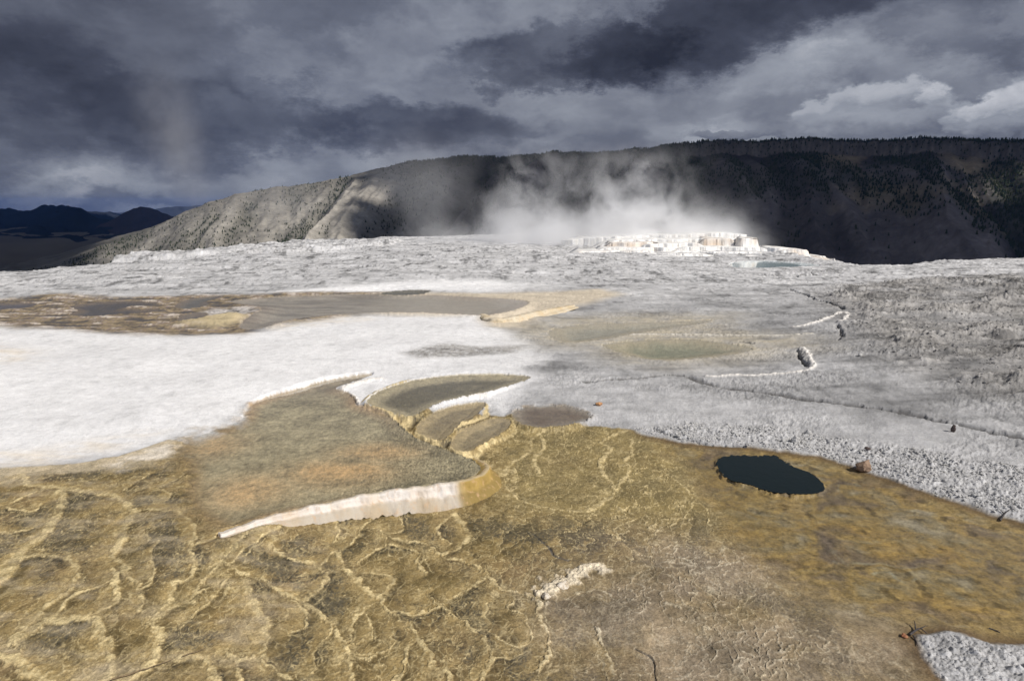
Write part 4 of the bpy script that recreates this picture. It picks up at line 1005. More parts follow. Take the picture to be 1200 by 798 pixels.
stick('driftwood', [(1066, 744), (1073, 739), (1079, 737), (1086, 743)], .022, .008, M_DTWIG, 'dark branched driftwood on the edge of the pale rubble in the near right corner', .03,
      [([(1073, 739), (1072, 732), (1070, 730)], .014, .004, .03, .10), ([(1070, 745), (1074, 751), (1075, 757)], .016, .006, .03, .02), ([(1079, 737), (1084, 734), (1087, 735)], .010, .004, .03, .06)])
stick('driftwood', [(1159, 735), (1165, 737), (1172, 740)], .016, .010, M_DTWIG, 'short dark piece of wood lying in the shallows near the right edge', .01)
stick('driftwood', [(1172, 610), (1176, 604), (1184, 599)], .025, .008, M_DTWIG, 'dark forked twig at the waterline by the right end of the rubble bank', .04, [([(1176, 604), (1172, 601), (1170, 601)], .012, .005, .04, .08)])

# ----------------------------------------------------------------------------
# the long mesa and the far mountains
# ----------------------------------------------------------------------------
SKY = np.array([(-500, 330), (-200, 326), (0, 321), (40, 317), (70, 309), (100, 297), (130, 285), (170, 270), (200, 255), (225, 244), (240, 239), (270, 231), (300, 224), (330, 218), (360, 213), (400, 207.5), (430, 202), (450, 197), (475, 192), (500, 189.5), (540, 185.5), (600, 182.5), (650, 180.5), (700, 179.5), (740, 177), (770, 173), (785, 169), (800, 168), (820, 166.5), (880, 166), (1000, 165), (1100, 165), (1200, 164), (1500, 165), (1900, 180)], float)
SKA, SKE = az_el(SKY[:, 0], SKY[:, 1])
A0, A1 = SKA[0], SKA[-1]
def hill_surface(a, t):
    """a azimuth, t 0 foot .. 1 skyline, up to 1.3 on the plateau behind"""
    px = 600 + 800 * np.tan(a) * .98
    el = np.interp(a, SKA, SKE); el = el + .0012 * fbm(a * 60, a * 0, 401, 4)
    rt = np.interp(px, [-500, 0, 300, 600, 800, 1200, 1900], [2600, 2500, 2700, 2900, 2800, 2500, 2600]); rb = np.interp(px, [-500, 0, 300, 800, 1900], [1500, 1500, 1350, 1300, 1200])
    zt = CAM_Z + rt * np.tan(el); zb = -195.
    tt = np.minimum(t, 1)
    capw = sst(740, 820, px)
    P = .92 * tt ** 1.22 + .08 * sst(.955, .985, tt + .008 * noise(a * 120, a * 0, 402) * capw) * capw + .08 * tt * (1 - capw)
    r = rb + (rt - rb) * t
    z = zb + (zt - zb) * P
    u = a * 2300
    kx = np.interp(px, [0, 500, 700, 850, 1200], [330, 300, 60, -200, -330])
    wob = 60 * fbm(u / 500, t * 2.2, 403, 3)
    v = u + kx * (1 - tt) + wob * .6
    g1 = 1 - np.abs(noise(v / 300, t * .5, 404)) * 1.9
    g2 = 1 - np.abs(noise(v / 120 + 3, t * 1.2, 405)) * 1.9
    g3 = 1 - np.abs(noise(v / 45 + 9, t * 2.5, 406)) * 1.9
    amp = np.sin(np.pi * np.clip(tt * .93 + .03, 0, 1)) ** .9
    leftw = 1 - sst(350, 560, px)
    sc = lerp(1.15, .85, leftw)
    z = z + amp * sc * (95 * (g1 - .45) * (1 - .35 * tt) + 30 * (g2 - .4) + 7 * (g3 - .4)) * np.interp(zt - zb, [0, 60, 300], [0, .3, 1])
    z = z + 3 * fbm(u / 25, t * 40, 407, 3) * (t < 1)
    return r * np.sin(a), r * np.cos(a), z, px, g1, g2, v
na, nt = 1500, 260
tg = np.concatenate([np.linspace(0, 1, nt - 20), np.linspace(1.01, 1.9, 20)])
AA, TT = np.meshgrid(np.linspace(A0, A1, na), tg)
hx, hy, hz, hpx, hg1, hg2, hv = hill_surface(AA, TT)
hz = np.where(TT > 1, hz - (TT - 1) * 25, hz)
def tree_density(a, t, px, g1, g2, v):
    n1 = fbm(v / 160, t * 3., 411, 4); n2 = fbm(v / 40, t * 9., 412, 3)
    right = sst(700, 800, px); mid = sst(430, 540, px) * (1 - right); left = 1 - sst(430, 540, px)
    gul = sst(.25, .75, 1 - g2) * .6 + sst(.3, .8, 1 - g1) * .5
    rim = sst(.955, .985, t) * sst(440, 520, px)
    lowr = sst(.36, .62, t + .20 * n1)
    d = right * np.clip(lowr * (.75 + 1.3 * n1 + .5 * n2) * lerp(1., .55, sst(960, 1060, px) * sst(.75, .45, t)), 0, 1.2) + right * .03 * sst(.2, .8, 1 - g1)
    d = d * (1 - right * .8 * sst(.93, .955, t) * sst(.985, .965, t))          # bare cliff band
    d += mid * np.clip(.20 + .55 * n1 + .25 * n2 + .35 * sst(.45, .9, t), .02, 1)
    d += left * np.clip(-.30 + gul * 1.1 + .35 * n1, .0, 1) * .48
    d += left * sst(330, 230, px) * .10
    return np.clip(d + rim * 1.2, 0, 1.3)
dens = tree_density(AA, TT, hpx, hg1, hg2, hv)
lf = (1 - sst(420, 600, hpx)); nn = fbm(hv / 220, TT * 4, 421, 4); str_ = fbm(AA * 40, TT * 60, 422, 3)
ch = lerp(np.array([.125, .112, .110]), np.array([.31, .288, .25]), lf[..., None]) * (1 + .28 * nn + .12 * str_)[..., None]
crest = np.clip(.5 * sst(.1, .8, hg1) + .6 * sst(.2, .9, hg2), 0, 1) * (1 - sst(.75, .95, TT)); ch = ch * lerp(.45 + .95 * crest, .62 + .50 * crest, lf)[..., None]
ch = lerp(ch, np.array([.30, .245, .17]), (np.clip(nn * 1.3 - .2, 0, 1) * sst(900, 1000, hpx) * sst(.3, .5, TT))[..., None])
cap = sst(.945, .96, TT) * sst(.995, .98, TT) * sst(760, 830, hpx)
ch = lerp(ch, np.array([.13, .115, .105]) * (1 + .4 * noise(AA * 260, TT * 30, 423))[..., None], cap[..., None])
ch = lerp(ch, np.array([.055, .060, .042]), (np.clip(dens * 1.0, 0, 1) * .62 * (1 - cap * .8))[..., None])
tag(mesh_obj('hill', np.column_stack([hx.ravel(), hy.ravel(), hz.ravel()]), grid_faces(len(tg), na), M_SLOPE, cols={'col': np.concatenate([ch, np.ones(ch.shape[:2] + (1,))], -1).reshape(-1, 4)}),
    'long dark flat topped mesa with gullied slopes and a tree lined rim', 'hill', kind='structure')

def ridge(name, sky, r, depth, zb, cfun, seed, amp, label, n=420, m=70):
    s = np.array(sky, float); sa, se = az_el(s[:, 0], s[:, 1])
    a, t = np.meshgrid(np.linspace(sa[0], sa[-1], n), np.concatenate([np.linspace(0, 1, m), np.linspace(1.03, 1.6, 14)]))
    el = np.interp(a, sa, se) + .0011 * fbm(a * 70, a * 0, seed, 4)
    zt = CAM_Z + r * np.tan(el); tt = np.minimum(t, 1)
    rr = r - depth * (1 - t); u = a * r
    q = lerp(zb, zt, tt ** 1.15) + amp * np.sin(np.pi * tt) * (ridged(u / (amp * 14) + t * .8, t * 2, seed + 1, 4) - .55) * 2 - np.maximum(t - 1, 0) * (zt - zb) * .9
    c = cfun(a, t, u)
    return tag(mesh_obj(name, np.column_stack([(rr * np.sin(a)).ravel(), (rr * np.cos(a)).ravel(), q.ravel()]), grid_faces(a.shape[0], n), M_MOUNT,
               cols={'col': np.concatenate([c, np.ones(c.shape[:2] + (1,))], -1).reshape(-1, 4)}), label, 'mountain', kind='structure')
def snowy(sn, base):
    def f(a, t, u):
        n = fbm(u / 500, t * 8, 431, 5)
        c = np.array(base) * (1 + .3 * fbm(u / 900, t * 5, 432, 4))[..., None]
        return lerp(c, np.array([.55, .57, .62]), (np.clip((t - sn) * 5 + n * 1.1, 0, 1) * .6)[..., None])
    return f
ridge('mountain', [(-700, 268), (-300, 262), (-80, 252), (0, 255), (20, 254), (40, 253), (60, 251), (80, 248), (95, 247.5), (110, 249), (130, 250), (150, 256), (180, 262), (260, 270), (360, 280)], 15000, 10500, -215, snowy(.80, (.014, .019, .025)), 441, 260, 'dark blue mountain with a dusting of snow on the crest at the far left')
ridge('mountain', [(-400, 262), (-150, 256), (0, 254), (40, 254), (90, 252), (150, 249), (185, 245), (200, 244), (215, 242), (235, 241), (260, 243), (330, 252), (420, 262)], 23000, 7000, -330, snowy(.45, (.02, .026, .034)), 451, 260, 'pale snowy peaks showing in the gap behind the brown butte')
ridge('mountain', [(40, 296), (80, 281), (110, 268), (130, 258), (145, 250), (155, 245), (165, 242.5), (175, 243.5), (185, 247), (200, 253), (230, 262), (300, 278), (380, 290)], 7500, 3300, -215, lambda a, t, u: np.array([.050, .036, .036]) * (1 + .3 * fbm(u / 300, t * 4, 461, 4))[..., None], 462, 70, 'dark brown rounded butte between the far mountains and the mesa')
ridge('foothill', [(-500, 300), (-200, 297), (0, 300), (60, 291), (100, 281), (140, 274), (180, 272), (240, 275), (320, 290)], 5600, 2200, -270, lambda a, t, u: lerp(np.array([.022, .027, .028]), np.array([.07, .06, .048]), np.clip(.45 + fbm(u / 400, t * 6, 471, 4), 0, 1)[..., None]), 472, 50, 'low dark plain and foothills in the valley at the left')

# ----------------------------------------------------------------------------
# conifers on the mesa
# ----------------------------------------------------------------------------
def conifer(seed):
    r = np.random.default_rng(seed); V = []; F = []
    def ring(z, rad, k, jit=0): return [(rad * r.uniform(1 - jit, 1 + jit) * math.cos(6.283 * i / k), rad * r.uniform(1 - jit, 1 + jit) * math.sin(6.283 * i / k), z + r.uniform(-jit, jit) * .05) for i in range(k)]
    V += ring(0, .025, 4) + ring(.25, .02, 4); F += [(i, (i + 1) % 4, 4 + (i + 1) % 4, 4 + i) for i in range(4)]
    for z0, z1, ra in ((.10, .52, .24), (.34, .76, .185), (.60, 1.0, .12)):
        b = len(V); V += ring(z0, ra, 6, .3) + [(r.uniform(-.02, .02), r.uniform(-.02, .02), z1)]
        F += [(b + i, b + (i + 1) % 6, b + 6) for i in range(6)]
    return np.array(V), F
M_TREE, _t, _o = material('conifer_green')
_g = _t.node('ShaderNodeObjectInfo'); _nn = _t.noise(_t.node('ShaderNodeNewGeometry').outputs['Position'], .03, 3, .6)
_b = _t.node('ShaderNodeBsdfPrincipled', i={'Base Color': _t.ramp(_nn, [(.3, (.022, .032, .018)), (.7, (.05, .06, .032))]), 'Roughness': 1., 'Specular IOR Level': 0.}); _t.l.new(_b.outputs[0], _o.inputs[0])
NT_ = 150000
ca_ = rng.uniform(az_el(10, 300)[0], az_el(1260, 300)[0], NT_); ct_ = rng.uniform(.05, 1.06, NT_)
tx, ty, tz, tpx, g1_, g2_, v_ = hill_surface(ca_, ct_)
dn = tree_density(ca_, ct_, tpx, g1_, g2_, v_)
keep = rng.random(NT_) < dn * .26
keep &= (ct_ < 1.0) | (dn > .9)
tx, ty, tz, ct_, tpx = tx[keep], ty[keep], tz[keep], ct_[keep], tpx[keep]
th = rng.uniform(6, 11.5, len(tx)) * np.where(tpx < 400, .75, 1.)
app = th / np.hypot(tx, ty)
elv = np.arctan2(tz - CAM_Z, np.hypot(tx, ty)); hid = elv < -.068
order = np.argsort(-np.where(hid | (tpx < 0) | (tpx > 1190), 0, app))
solo = order[:300]; rest = order[300:]
cms = [conifer(k) for k in range(4)]
cm = [mesh_obj('conifer', v, f, M_TREE, smooth=False, mesh_only=True) for v, f in cms]
for i in solo:
    o = bpy.data.objects.new('conifer', cm[i % 4]); C.objects.link(o)
    o.location = (tx[i], ty[i], tz[i] - .4); o.scale = (th[i] * 1.15, th[i] * 1.15, th[i]); o.rotation_euler = (0, 0, (i * 1.7) % 6.28)
    tag(o, 'small dark conifer, one of the many dotted over the far mesa', 'tree', 'dark conifers dotted over the far mesa')
V = []; F = []; nb = 0
v, f = cms[1]; tri = np.array([q for q in f if len(q) == 3])
for k in range(len(rest)):
    i = rest[k]; vv = v * (th[i] * 1.15, th[i] * 1.15, th[i]); a = (i * 1.7) % 6.28; c, s = math.cos(a), math.sin(a)
    V.append(np.column_stack([vv[:, 0] * c - vv[:, 1] * s + tx[i], vv[:, 0] * s + vv[:, 1] * c + ty[i], vv[:, 2] + tz[i] - .4])); F.append(tri + nb); nb += len(v)
tag(mesh_obj('woods', np.vstack(V), np.vstack(F), M_TREE, smooth=False), 'dark conifer woods along the rim and gullies of the mesa', 'woods', kind='stuff')

# ----------------------------------------------------------------------------
# unseen cloud sheets added outside the frame, cut to shade mesa and mountains
# ----------------------------------------------------------------------------
M_CLOUD, _t, _o = material('shade_cloud')
_b = _t.node('ShaderNodeBsdfDiffuse', i={'Color': (.75, .76, .8, 1)}); _t.l.new(_b.outputs[0], _o.inputs[0])
def cloud(x0, x1, y0, y1, res, fun, H, thick, label):
    xs = np.arange(x0, x1, res); ys = np.arange(y0, y1, res); X, Y = np.meshgrid(xs, ys); S = fun(X, Y)
    sh = SUN / SUN[2] * H
    nr, nc = X.shape; on = S > 0
    lump = fbm(X / 500, Y / 500, 481, 4)
    hh = np.sqrt(np.clip(S, 0, 1)) * thick * (1 + .5 * lump)
    top = np.column_stack([(X + sh[0]).ravel(), (Y + sh[1]).ravel(), (H + hh).ravel()]); bot = top.copy(); bot[:, 2] = (H - hh * .35).ravel()
    q = grid_faces(nr, nc); m = on.ravel()[q].all(1); q = q[m]
    Vv = np.vstack([top, bot]); Ff = np.vstack([q, q[:, ::-1] + nr * nc])
    used, inv = np.unique(Ff, return_inverse=True)
    tag(mesh_obj('shade_cloud', Vv[used], inv.reshape(-1, 4), M_CLOUD), label, 'cloud', kind='structure')
def shade_mesa(X, Y):
    a = np.arctan2(X, Y); px = 600 + 784 * np.tan(np.clip(a, -1.2, 1.2)); r = np.hypot(X, Y)
    n = fbm(X / 420, Y / 420, 491, 4)
    nh = fbm(X / 110, Y / 110, 493, 4); s = sst(300, 620, px + 60 * n + 60 * nh + (r - 2000) * .05) - .42
    t = (r - 1300) / 1300
    s -= .9 * np.exp(-((px - 1150) / 75) ** 2 - ((t - .80) / .16) ** 2) * (1 + 1.2 * n) + .75 * np.exp(-((px - 1062) / 40) ** 2 - ((t - .55) / .1) ** 2)
    s -= .5 * sst(0.6, 1., n) * sst(.2, .5, t)
    s = np.minimum(s, sst(500, 800, r) - .2)
    s2 = sst(190, 110, px + 40 * n) * sst(300, 600, r) - .3
    return np.maximum(s, s2)
cloud(-4500, 4500, 600, 4600, 40, shade_mesa, 5000, 300, 'broad unseen cloud sheet added overhead to shade the mesa')
def shade_far(X, Y):
    return np.minimum(.8, sst(4600, 5200, np.hypot(X, Y)) - .15) * 1.0 + .0 * X
cloud(-19000, 3000, 3000, 26000, 300, lambda X, Y: np.minimum(sst(3200, 3700, np.hypot(X, Y) + 500 * fbm(X / 1500, Y / 1500, 495, 3)) - .2, .8), 7500, 500, 'large unseen cloud sheet added to shade the far mountains')

# ----------------------------------------------------------------------------
# steam
# ----------------------------------------------------------------------------
IC5 = ico(4)
def steam(px, py, D, wpx, hpx, depth, lean, dens, seed, label, nscale=1.0, thr=.42, soft=.22, base=.0, curl=0., fall=1.6):
    """plume whose foot centre is seen at (px,py) at distance D; wpx,hpx its size in survey pixels"""
    c = at_dist(px, D); z0 = z_at(py, D); W = wpx / 800 * D / 2; Hh = hpx / 800 * D / 2
    v = IC5[0].copy()
    hh = v[:, 2] * .5 + .5
    v[:, 0] = v[:, 0] * (.75 + .35 * hh) + lean * hh + curl * np.sin(hh * 3.1)
    m, t, out = material('steam')
    tcn = t.node('ShaderNodeTexCoord').outputs['Object']
    sx = t.node('ShaderNodeSeparateXYZ', i={0: tcn})
    h = t.m('MULTIPLY_ADD', sx.outputs[2], .5, .5)
    x = t.m('SUBTRACT', sx.outputs[0], t.m('ADD', t.m('MULTIPLY', h, lean), t.m('MULTIPLY', t.m('SINE', t.m('MULTIPLY', h, 3.1)), curl)))
    x = t.m('DIVIDE', x, t.m('MULTIPLY_ADD', h, .35, .75))
    p = t.node('ShaderNodeCombineXYZ', i={0: x, 1: sx.outputs[1], 2: sx.outputs[2]}).outputs[0]
    rad = t.vm('LENGTH', p)
    geo = t.node('ShaderNodeNewGeometry').outputs['Position']
    wv = t.vm('ADD', t.vm('MULTIPLY', geo, (.16 * nscale, .10 * nscale, .085 * nscale)), (seed * 3.1, seed * 1.7, 0))
    n = t.noise(wv, 1., 5, .58, .6)
    env = t.m('POWER', t.m('MAXIMUM', t.m('SUBTRACT', 1., rad), 0.), 1.1)
    edge = t.mr(t.m('ADD', n, t.m('MULTIPLY', env, .55)), thr, thr + soft + .2)
    vert = t.m('ADD', t.m('POWER', t.m('SUBTRACT', 1.02, h), fall), base)
    d = t.m('MULTIPLY', t.m('MULTIPLY', t.m('MULTIPLY', env, edge), vert), dens)
    pv = t.node('ShaderNodeVolumePrincipled', i={'Color': (.985, .985, .99, 1), 'Density': d, 'Anisotropy': .0})
    t.l.new(pv.outputs[0], out.inputs['Volume'])
    o = mesh_obj('steam', v, IC5[1], m); o.location = (c[0], c[1], z0 + Hh); o.scale = (W, depth / 2, Hh)
    tag(o, label, 'steam', kind='stuff')
def steam_bank():
    """the bank that lies over the stepped terrace and rises from it in columns"""
    x0, x1 = at_dist(430, 118)[0], at_dist(990, 118)[0]; zb, zt = .6, z_at(145, 118); yn, yf = 116., 147.
    import bmesh
    bm = bmesh.new(); bmesh.ops.create_cube(bm, size=1.)
    v = np.array([q.co[:] for q in bm.verts]); f = [[q.index for q in p.verts] for p in bm.faces]; bm.free()
    ctr = np.array([(x0 + x1) / 2, (yn + yf) / 2, (zb + zt) / 2]); sz = np.array([x1 - x0, yf - yn, zt - zb])
    m, t, out = material('steam')
    P = t.node('ShaderNodeNewGeometry').outputs['Position']
    warp = t.noise(t.vm('MULTIPLY', P, (.085, .075, .085)), 1., 4, .58, 0, True)
    wv = t.vm('MULTIPLY', t.vm('SUBTRACT', warp, (.5, .5, .5)), (13., 10., 9.))
    Q = t.vm('ADD', P, wv); sq = t.node('ShaderNodeSeparateXYZ', i={0: Q}); s0 = t.node('ShaderNodeSeparateXYZ', i={0: P})
    h = t.m('MAXIMUM', t.m('SUBTRACT', sq.outputs[2], 2.2), 0.)
    top = t.m('ADD', 0., 0.)
    def lump(px, w, lean, amp, hh):
        """column of mean height hh m above the foot seen at px"""
        xc = t.m('MULTIPLY_ADD', h, lean, float(at_dist(px, 120)[0]))
        q = t.m('DIVIDE', t.m('SUBTRACT', sq.outputs[0], xc), t.m('MULTIPLY_ADD', h, w * .045, w))
        g = t.m('EXPONENT', t.m('MULTIPLY', t.m('MULTIPLY', q, q), -1.))
        return t.m('MULTIPLY', t.m('MULTIPLY', g, amp), t.m('EXPONENT', t.m('DIVIDE', t.m('MULTIPLY', h, -1.), hh)))
    d = t.m('ADD', 0., 0.)
    for a in [(640, 9., -.1, .7, 1.8), (700, 9., 0, 1.5, 2.2), (765, 9., 0, 2.2, 2.2), (825, 6., .1, 2.0, 1.8), (585, 8., -.2, .3, 1.6), (868, 3., .2, .9, 1.3),
              (752, 4.2, -.16, 1.5, 13.), (785, 2.8, .05, .8, 9.), (640, 4.4, -.10, .75, 13.), (600, 3., .1, .35, 8.), (690, 6., .05, .40, 7.), (800, 3.4, .30, .45, 4.5), (505, 5., .1, .10, 7.), (860, 4., .4, .22, 2.5)]:
        d = t.m('ADD', d, lump(*a))
    n = t.noise(t.vm('MULTIPLY', Q, (.17, .15, .17)), 1., 6, .60, .5)
    n2 = t.noise(t.vm('MULTIPLY', P, (.06, .05, .05)), 1., 3, .5)
    er = t.mr(n, t.m('MULTIPLY_ADD', t.m('MINIMUM', h, 8.), .022, .26), t.m('MULTIPLY_ADD', t.m('MINIMUM', h, 8.), .022, .62))
    d = t.m('MULTIPLY', t.m('MULTIPLY', d, er), t.m('MULTIPLY_ADD', n2, 1.2, .4))
    # thins out to nothing before the limits of the bank
    yq = t.m('DIVIDE', t.m('SUBTRACT', s0.outputs[1], 130.), 9.); yy = t.m('EXPONENT', t.m('MULTIPLY', t.m('MULTIPLY', yq, yq), -1.))
    k = t.m('MULTIPLY', yy, t.mr(s0.outputs[2], zt - 1., zt - 7.))
    k = t.m('MULTIPLY', k, t.m('MULTIPLY', t.mr(s0.outputs[0], float(x0) + 1, float(x0) + 10), t.mr(s0.outputs[0], float(x1) - .5, float(x1) - 6)))
    pv = t.node('ShaderNodeVolumePrincipled', i={'Color': (.997, .997, .999, 1), 'Density': t.m('MULTIPLY', t.m('MULTIPLY', d, k), .31), 'Anisotropy': 0.})
    t.l.new(pv.outputs[0], out.inputs['Volume'])
    o = mesh_obj('steam', v * sz, f, m); o.location = ctr
    tag(o, 'white bank of steam lying over the stepped terrace and rising in wispy columns', 'steam', kind='stuff')
steam_bank()
steam(500, 285, 160, 210, 150, 26, -.1, .042, 5, 'thin veil of steam drifting before the mesa left of the terrace', base=.2)
steam(232, 300, 200, 95, 260, 40, -.85, .030, 6, 'faint slanting plume of steam against the dark clouds at the left', fall=.8, base=.12, thr=.50, curl=.15)
steam(330, 275, 190, 200, 90, 30, -.1, .018, 7, 'very thin steam haze before the left slope of the mesa', base=.3)

# the air between here and the mountains
_hv = np.array([(x, y, z) for z in (-235., 480.) for y in (-33000., 33000.) for x in (-33000., 33000.)])
_hf = [(0, 2, 3, 1), (4, 5, 7, 6), (0, 1, 5, 4), (2, 6, 7, 3), (0, 4, 6, 2), (1, 3, 7, 5)]
M_HAZE, _t, _o = material('haze')
_pv = _t.node('ShaderNodeVolumePrincipled', i={'Color': (.20, .42, 1., 1), 'Density': 2.4e-5, 'Anisotropy': .35}); _t.l.new(_pv.outputs[0], _o.inputs['Volume'])
tag(mesh_obj('haze', _hv, _hf, M_HAZE, smooth=False), 'thin blue haze in the air out to the far mountains', 'haze', kind='stuff')

# ----------------------------------------------------------------------------
# camera, sun, sky
# ----------------------------------------------------------------------------
cam = bpy.data.cameras.new('camera'); co = bpy.data.objects.new('camera', cam); C.objects.link(co)
co.location = (0, 0, CAM_Z); co.rotation_euler = (math.pi / 2 - TILT, 0, 0)
cam.sensor_width = 36; cam.lens = 36 * FPX / 1200; cam.clip_start = .1; cam.clip_end = 100000
bpy.context.scene.camera = co
sl = bpy.data.lights.new('sun', 'SUN'); so = bpy.data.objects.new('sun', sl); C.objects.link(so)
sl.energy = 4.4; sl.angle = R(.55); sl.color = (1., .955, .90)
from mathutils import Vector
so.rotation_euler = Vector(SUN).to_track_quat('Z', 'Y').to_euler()

W = bpy.data.worlds.new('World'); bpy.context.scene.world = W; W.use_nodes = True
t = NT(W.node_tree); t.n.clear()
out = t.node('ShaderNodeOutputWorld'); bg = t.node('ShaderNodeBackground'); t.l.new(bg.outputs[0], out.inputs[0])
sky = t.node('ShaderNodeTexSky', sky_type='NISHITA', sun_disc=False, sun_elevation=SUN_EL, sun_rotation=SUN_AZ, altitude=2000.)
D_ = t.node('ShaderNodeTexCoord').outputs['Generated']
sp = t.node('ShaderNodeSeparateXYZ', i={0: D_})
az = t.m('ARCTAN2', sp.outputs[0], sp.outputs[1]); el = t.m('ARCSINE', sp.outputs[2])
# cloud deck seen in perspective
dz = t.m('ADD', t.m('MAXIMUM', sp.outputs[2], 0.), .10)
deck = t.node('ShaderNodeCombineXYZ', i={0: t.m('DIVIDE', sp.outputs[0], dz), 1: t.m('DIVIDE', sp.outputs[1], dz), 2: 0.}).outputs[0]
flat = t.node('ShaderNodeCombineXYZ', i={0: az, 1: t.m('MULTIPLY', el, 1.7), 2: 0.}).outputs[0]
nA = t.noise(deck, .9, 7, .60, .4); nB = t.noise(flat, 4.2, 8, .58, .6); nC = t.noise(flat, 15., 7, .62, .4)
wcol = t.noise(flat, 7., 9, .68, 0., True); wsp = t.node('ShaderNodeSeparateColor', i={0: wcol})
wa = t.m('MULTIPLY_ADD', t.m('SUBTRACT', wsp.outputs[0], .5), .22, az); we = t.m('MULTIPLY_ADD', t.m('SUBTRACT', wsp.outputs[1], .5), .15, el)
def blob(L, px, py, sx, sy, amp, hard=None, rot=0.):
    a, e = az_el(px, py); sx = sx / 800 * math.cos(a) ** 1.5; sy = sy / 800
    da = t.m('SUBTRACT', wa, float(a)); de = t.m('SUBTRACT', we, float(e))
    if rot:
        c, s = math.cos(rot), math.sin(rot)
        da, de = t.m('ADD', t.m('MULTIPLY', da, c), t.m('MULTIPLY', de, s)), t.m('SUBTRACT', t.m('MULTIPLY', de, c), t.m('MULTIPLY', da, s))
    q = t.m('ADD', t.m('POWER', t.m('DIVIDE', da, sx), 2.), t.m('POWER', t.m('DIVIDE', de, sy), 2.))
    if hard: w = t.mr(t.m('SQRT', q), 1 + hard, 1 - hard, 0, amp)
    else: w = t.m('MULTIPLY', t.m('EXPONENT', t.m('MULTIPLY', q, -1.)), amp)
    return t.m('ADD', L, w)
L = t.m('MULTIPLY_ADD', t.m('SUBTRACT', nB, .5), .46, .585)
wf = t.node('ShaderNodeCombineXYZ', i={0: wa, 1: t.m('MULTIPLY', we, 2.), 2: 0.}).outputs[0]
def puff(sc): return t.node('ShaderNodeTexVoronoi', feature='SMOOTH_F1', i={'Vector': wf, 'Scale': sc, 'Smoothness': .35}).outputs['Distance']
L = t.m('ADD', L, t.m('MULTIPLY', t.m('SUBTRACT', nA, .5), .16))
L = t.m('ADD', L, t.m('MULTIPLY', t.m('SUBTRACT', .42, puff(7.)), .26)); L = t.m('ADD', L, t.m('MULTIPLY', t.m('SUBTRACT', .42, puff(17.)), .12)); L = t.m('ADD', L, t.m('MULTIPLY', t.m('SUBTRACT', nC, .5), .16))
for b in [(90, 90, 190, 75, -.22), (230, 140, 100, 40, -.13), (20, 10, 120, 60, -.12), (500, 152, 130, 26, -.20, .3), (380, 150, 50, 16, -.08, .6), (20, 190, 80, 30, -.05),
          (670, 62, 130, 36, -.22, .22, .1), (850, 24, 200, 40, -.24, .22, .22), (600, 98, 40, 14, -.10, .3), (1140, 95, 110, 20, .08, .3), (1110, 30, 80, 26, -.08, .3), (180, 130, 160, 45, -.10, .3), (330, 110, 40, 22, -.07, .3), (420, 165, 60, 14, -.06, .3), (1010, -10, 130, 30, -.15), (590, 15, 120, 25, .06), (430, 80, 110, 32, .10), (330, 40, 90, 30, .06),
          (720, 125, 160, 30, .10), (950, 72, 70, 22, .24), (860, 150, 150, 16, .14), (600, 172, 90, 12, .08),
          (1190, 52, 26, 20, -.22), (1100, 62, 70, 28, .02), (110, 218, 170, 10, .16), (70, 238, 140, 7, -.10), (260, 205, 130, 24, .10), (205, 246, 60, 5, .25)]:
    L = blob(L, *b)
# sunlit cumulus heads low on the right
wc2 = t.node('ShaderNodeSeparateColor', i={0: t.noise(flat, 26., 6, .62, 0., True)})
ca2 = t.m('MULTIPLY_ADD', t.m('SUBTRACT', wc2.outputs[0], .5), .080, az); ce2 = t.m('MULTIPLY_ADD', t.m('SUBTRACT', wc2.outputs[1], .5), .046, el)
def head(L, px, py, sx, sy, top, low):
    """one sunlit cumulus head with a grey foot"""
    a, e = az_el(px, py); sx = sx / 800 * math.cos(a) ** 1.5; sy = sy / 800
    da = t.m('DIVIDE', t.m('SUBTRACT', ca2, float(a)), sx); de = t.m('DIVIDE', t.m('SUBTRACT', ce2, float(e)), sy)
    q = t.m('SQRT', t.m('ADD', t.m('MULTIPLY', da, da), t.m('MULTIPLY', de, de)))
    lit = t.m('ADD', t.mr(t.m('MULTIPLY_ADD', da, -.25, de), -.9, .7, low, top), t.m('MULTIPLY', t.m('SUBTRACT', nC, .5), .22))
    w = t.mr(q, 1.22, .84)
    return t.m('ADD', t.m('MULTIPLY', L, t.m('SUBTRACT', 1., w)), t.m('MULTIPLY', lit, w))
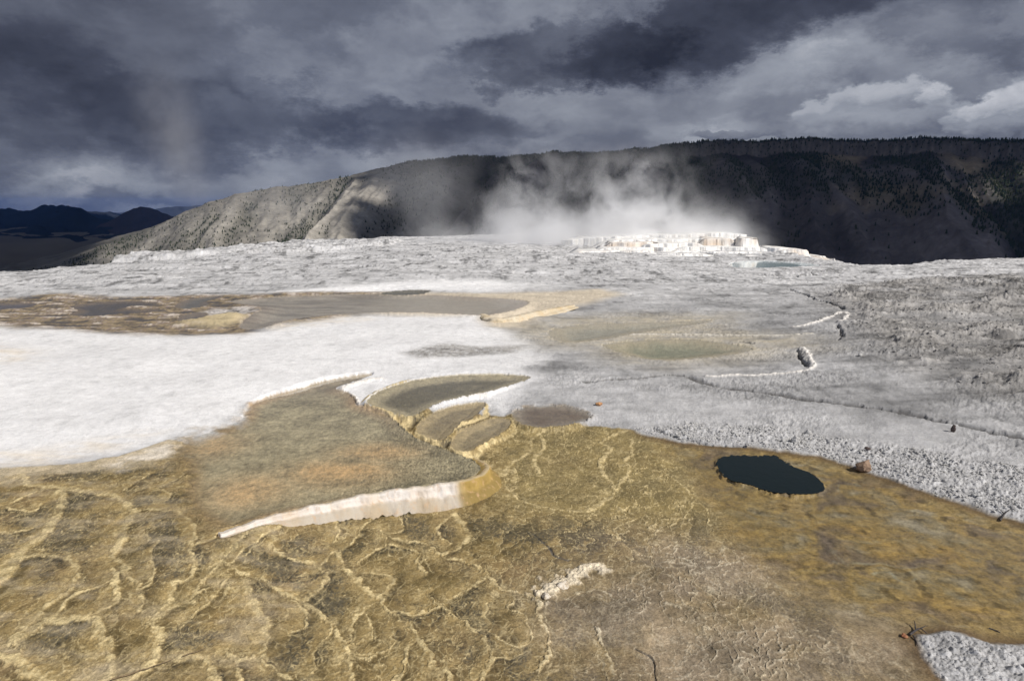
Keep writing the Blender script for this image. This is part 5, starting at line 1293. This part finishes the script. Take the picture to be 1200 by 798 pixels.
for h_ in [(965, 138, 30, 16, .82, .52), (1105, 132, 30, 14, .74, .50), (1000, 126, 34, 19, .86, .54), (1078, 126, 30, 18, .92, .55), (1042, 119, 34, 21, .88, .56), (1020, 146, 80, 14, .74, .50),
           (1140, 138, 26, 12, .80, .55), (1205, 122, 34, 18, .88, .56), (1168, 130, 30, 15, .95, .58), (1250, 118, 50, 24, .95, .6), (1175, 150, 50, 10, .72, .52), (868, 158, 60, 7, .62, .5)]:
    L = head(L, *h_)
L = t.m('SUBTRACT', L, t.m('MULTIPLY', t.m('MAXIMUM', t.m('SUBTRACT', L, .80), 0.), t.mr(t.noise(flat, 24., 6, .6, .3), .32, .68, 0., .5)))
L = t.m('MAXIMUM', t.m('MINIMUM', L, 1.), 0.)
S = lambda *c: tuple(srgb(*c))
colr = t.ramp(L, [(0., S(42, 45, 56)), (.25, S(72, 76, 90)), (.5, S(107, 112, 126)), (.75, S(152, 157, 168)), (1., S(205, 207, 214))])
# broken cover high up and behind, where the sun stands: blue gaps
gap = t.m('MULTIPLY', t.mr(t.noise(deck, .7, 5, .6), .45, .62), t.mr(t.m('ADD', t.m('MULTIPLY', el, 1.), t.m('MULTIPLY', sp.outputs[1], -.5)), .30, .75))
# lit cloud overhead is brighter than the dark bank in front
up = t.m('MULTIPLY_ADD', t.mr(t.m('ADD', el, t.m('MULTIPLY', sp.outputs[1], -.5)), .15, .8), 1.2, 1.)
cl = t.vm('SCALE', colr, scale=t.m('MULTIPLY', up, 10.))
fin = t.mix(gap, cl, sky.outputs[0])
t.l.new(fin, bg.inputs[0]); bg.inputs[1].default_value = .10

sc = bpy.context.scene
sc.render.engine = 'CYCLES'
sc.view_settings.view_transform = 'Standard'; sc.view_settings.look = 'None'; sc.view_settings.gamma = 1; sc.view_settings.use_curve_mapping = False; sc.view_settings.exposure = 0
sc.cycles.max_bounces = 6; sc.cycles.volume_bounces = 4; sc.cycles.transparent_max_bounces = 16
sc.cycles.volume_step_rate = 1.; sc.cycles.volume_max_steps = 128
sc.cycles.use_denoising = True
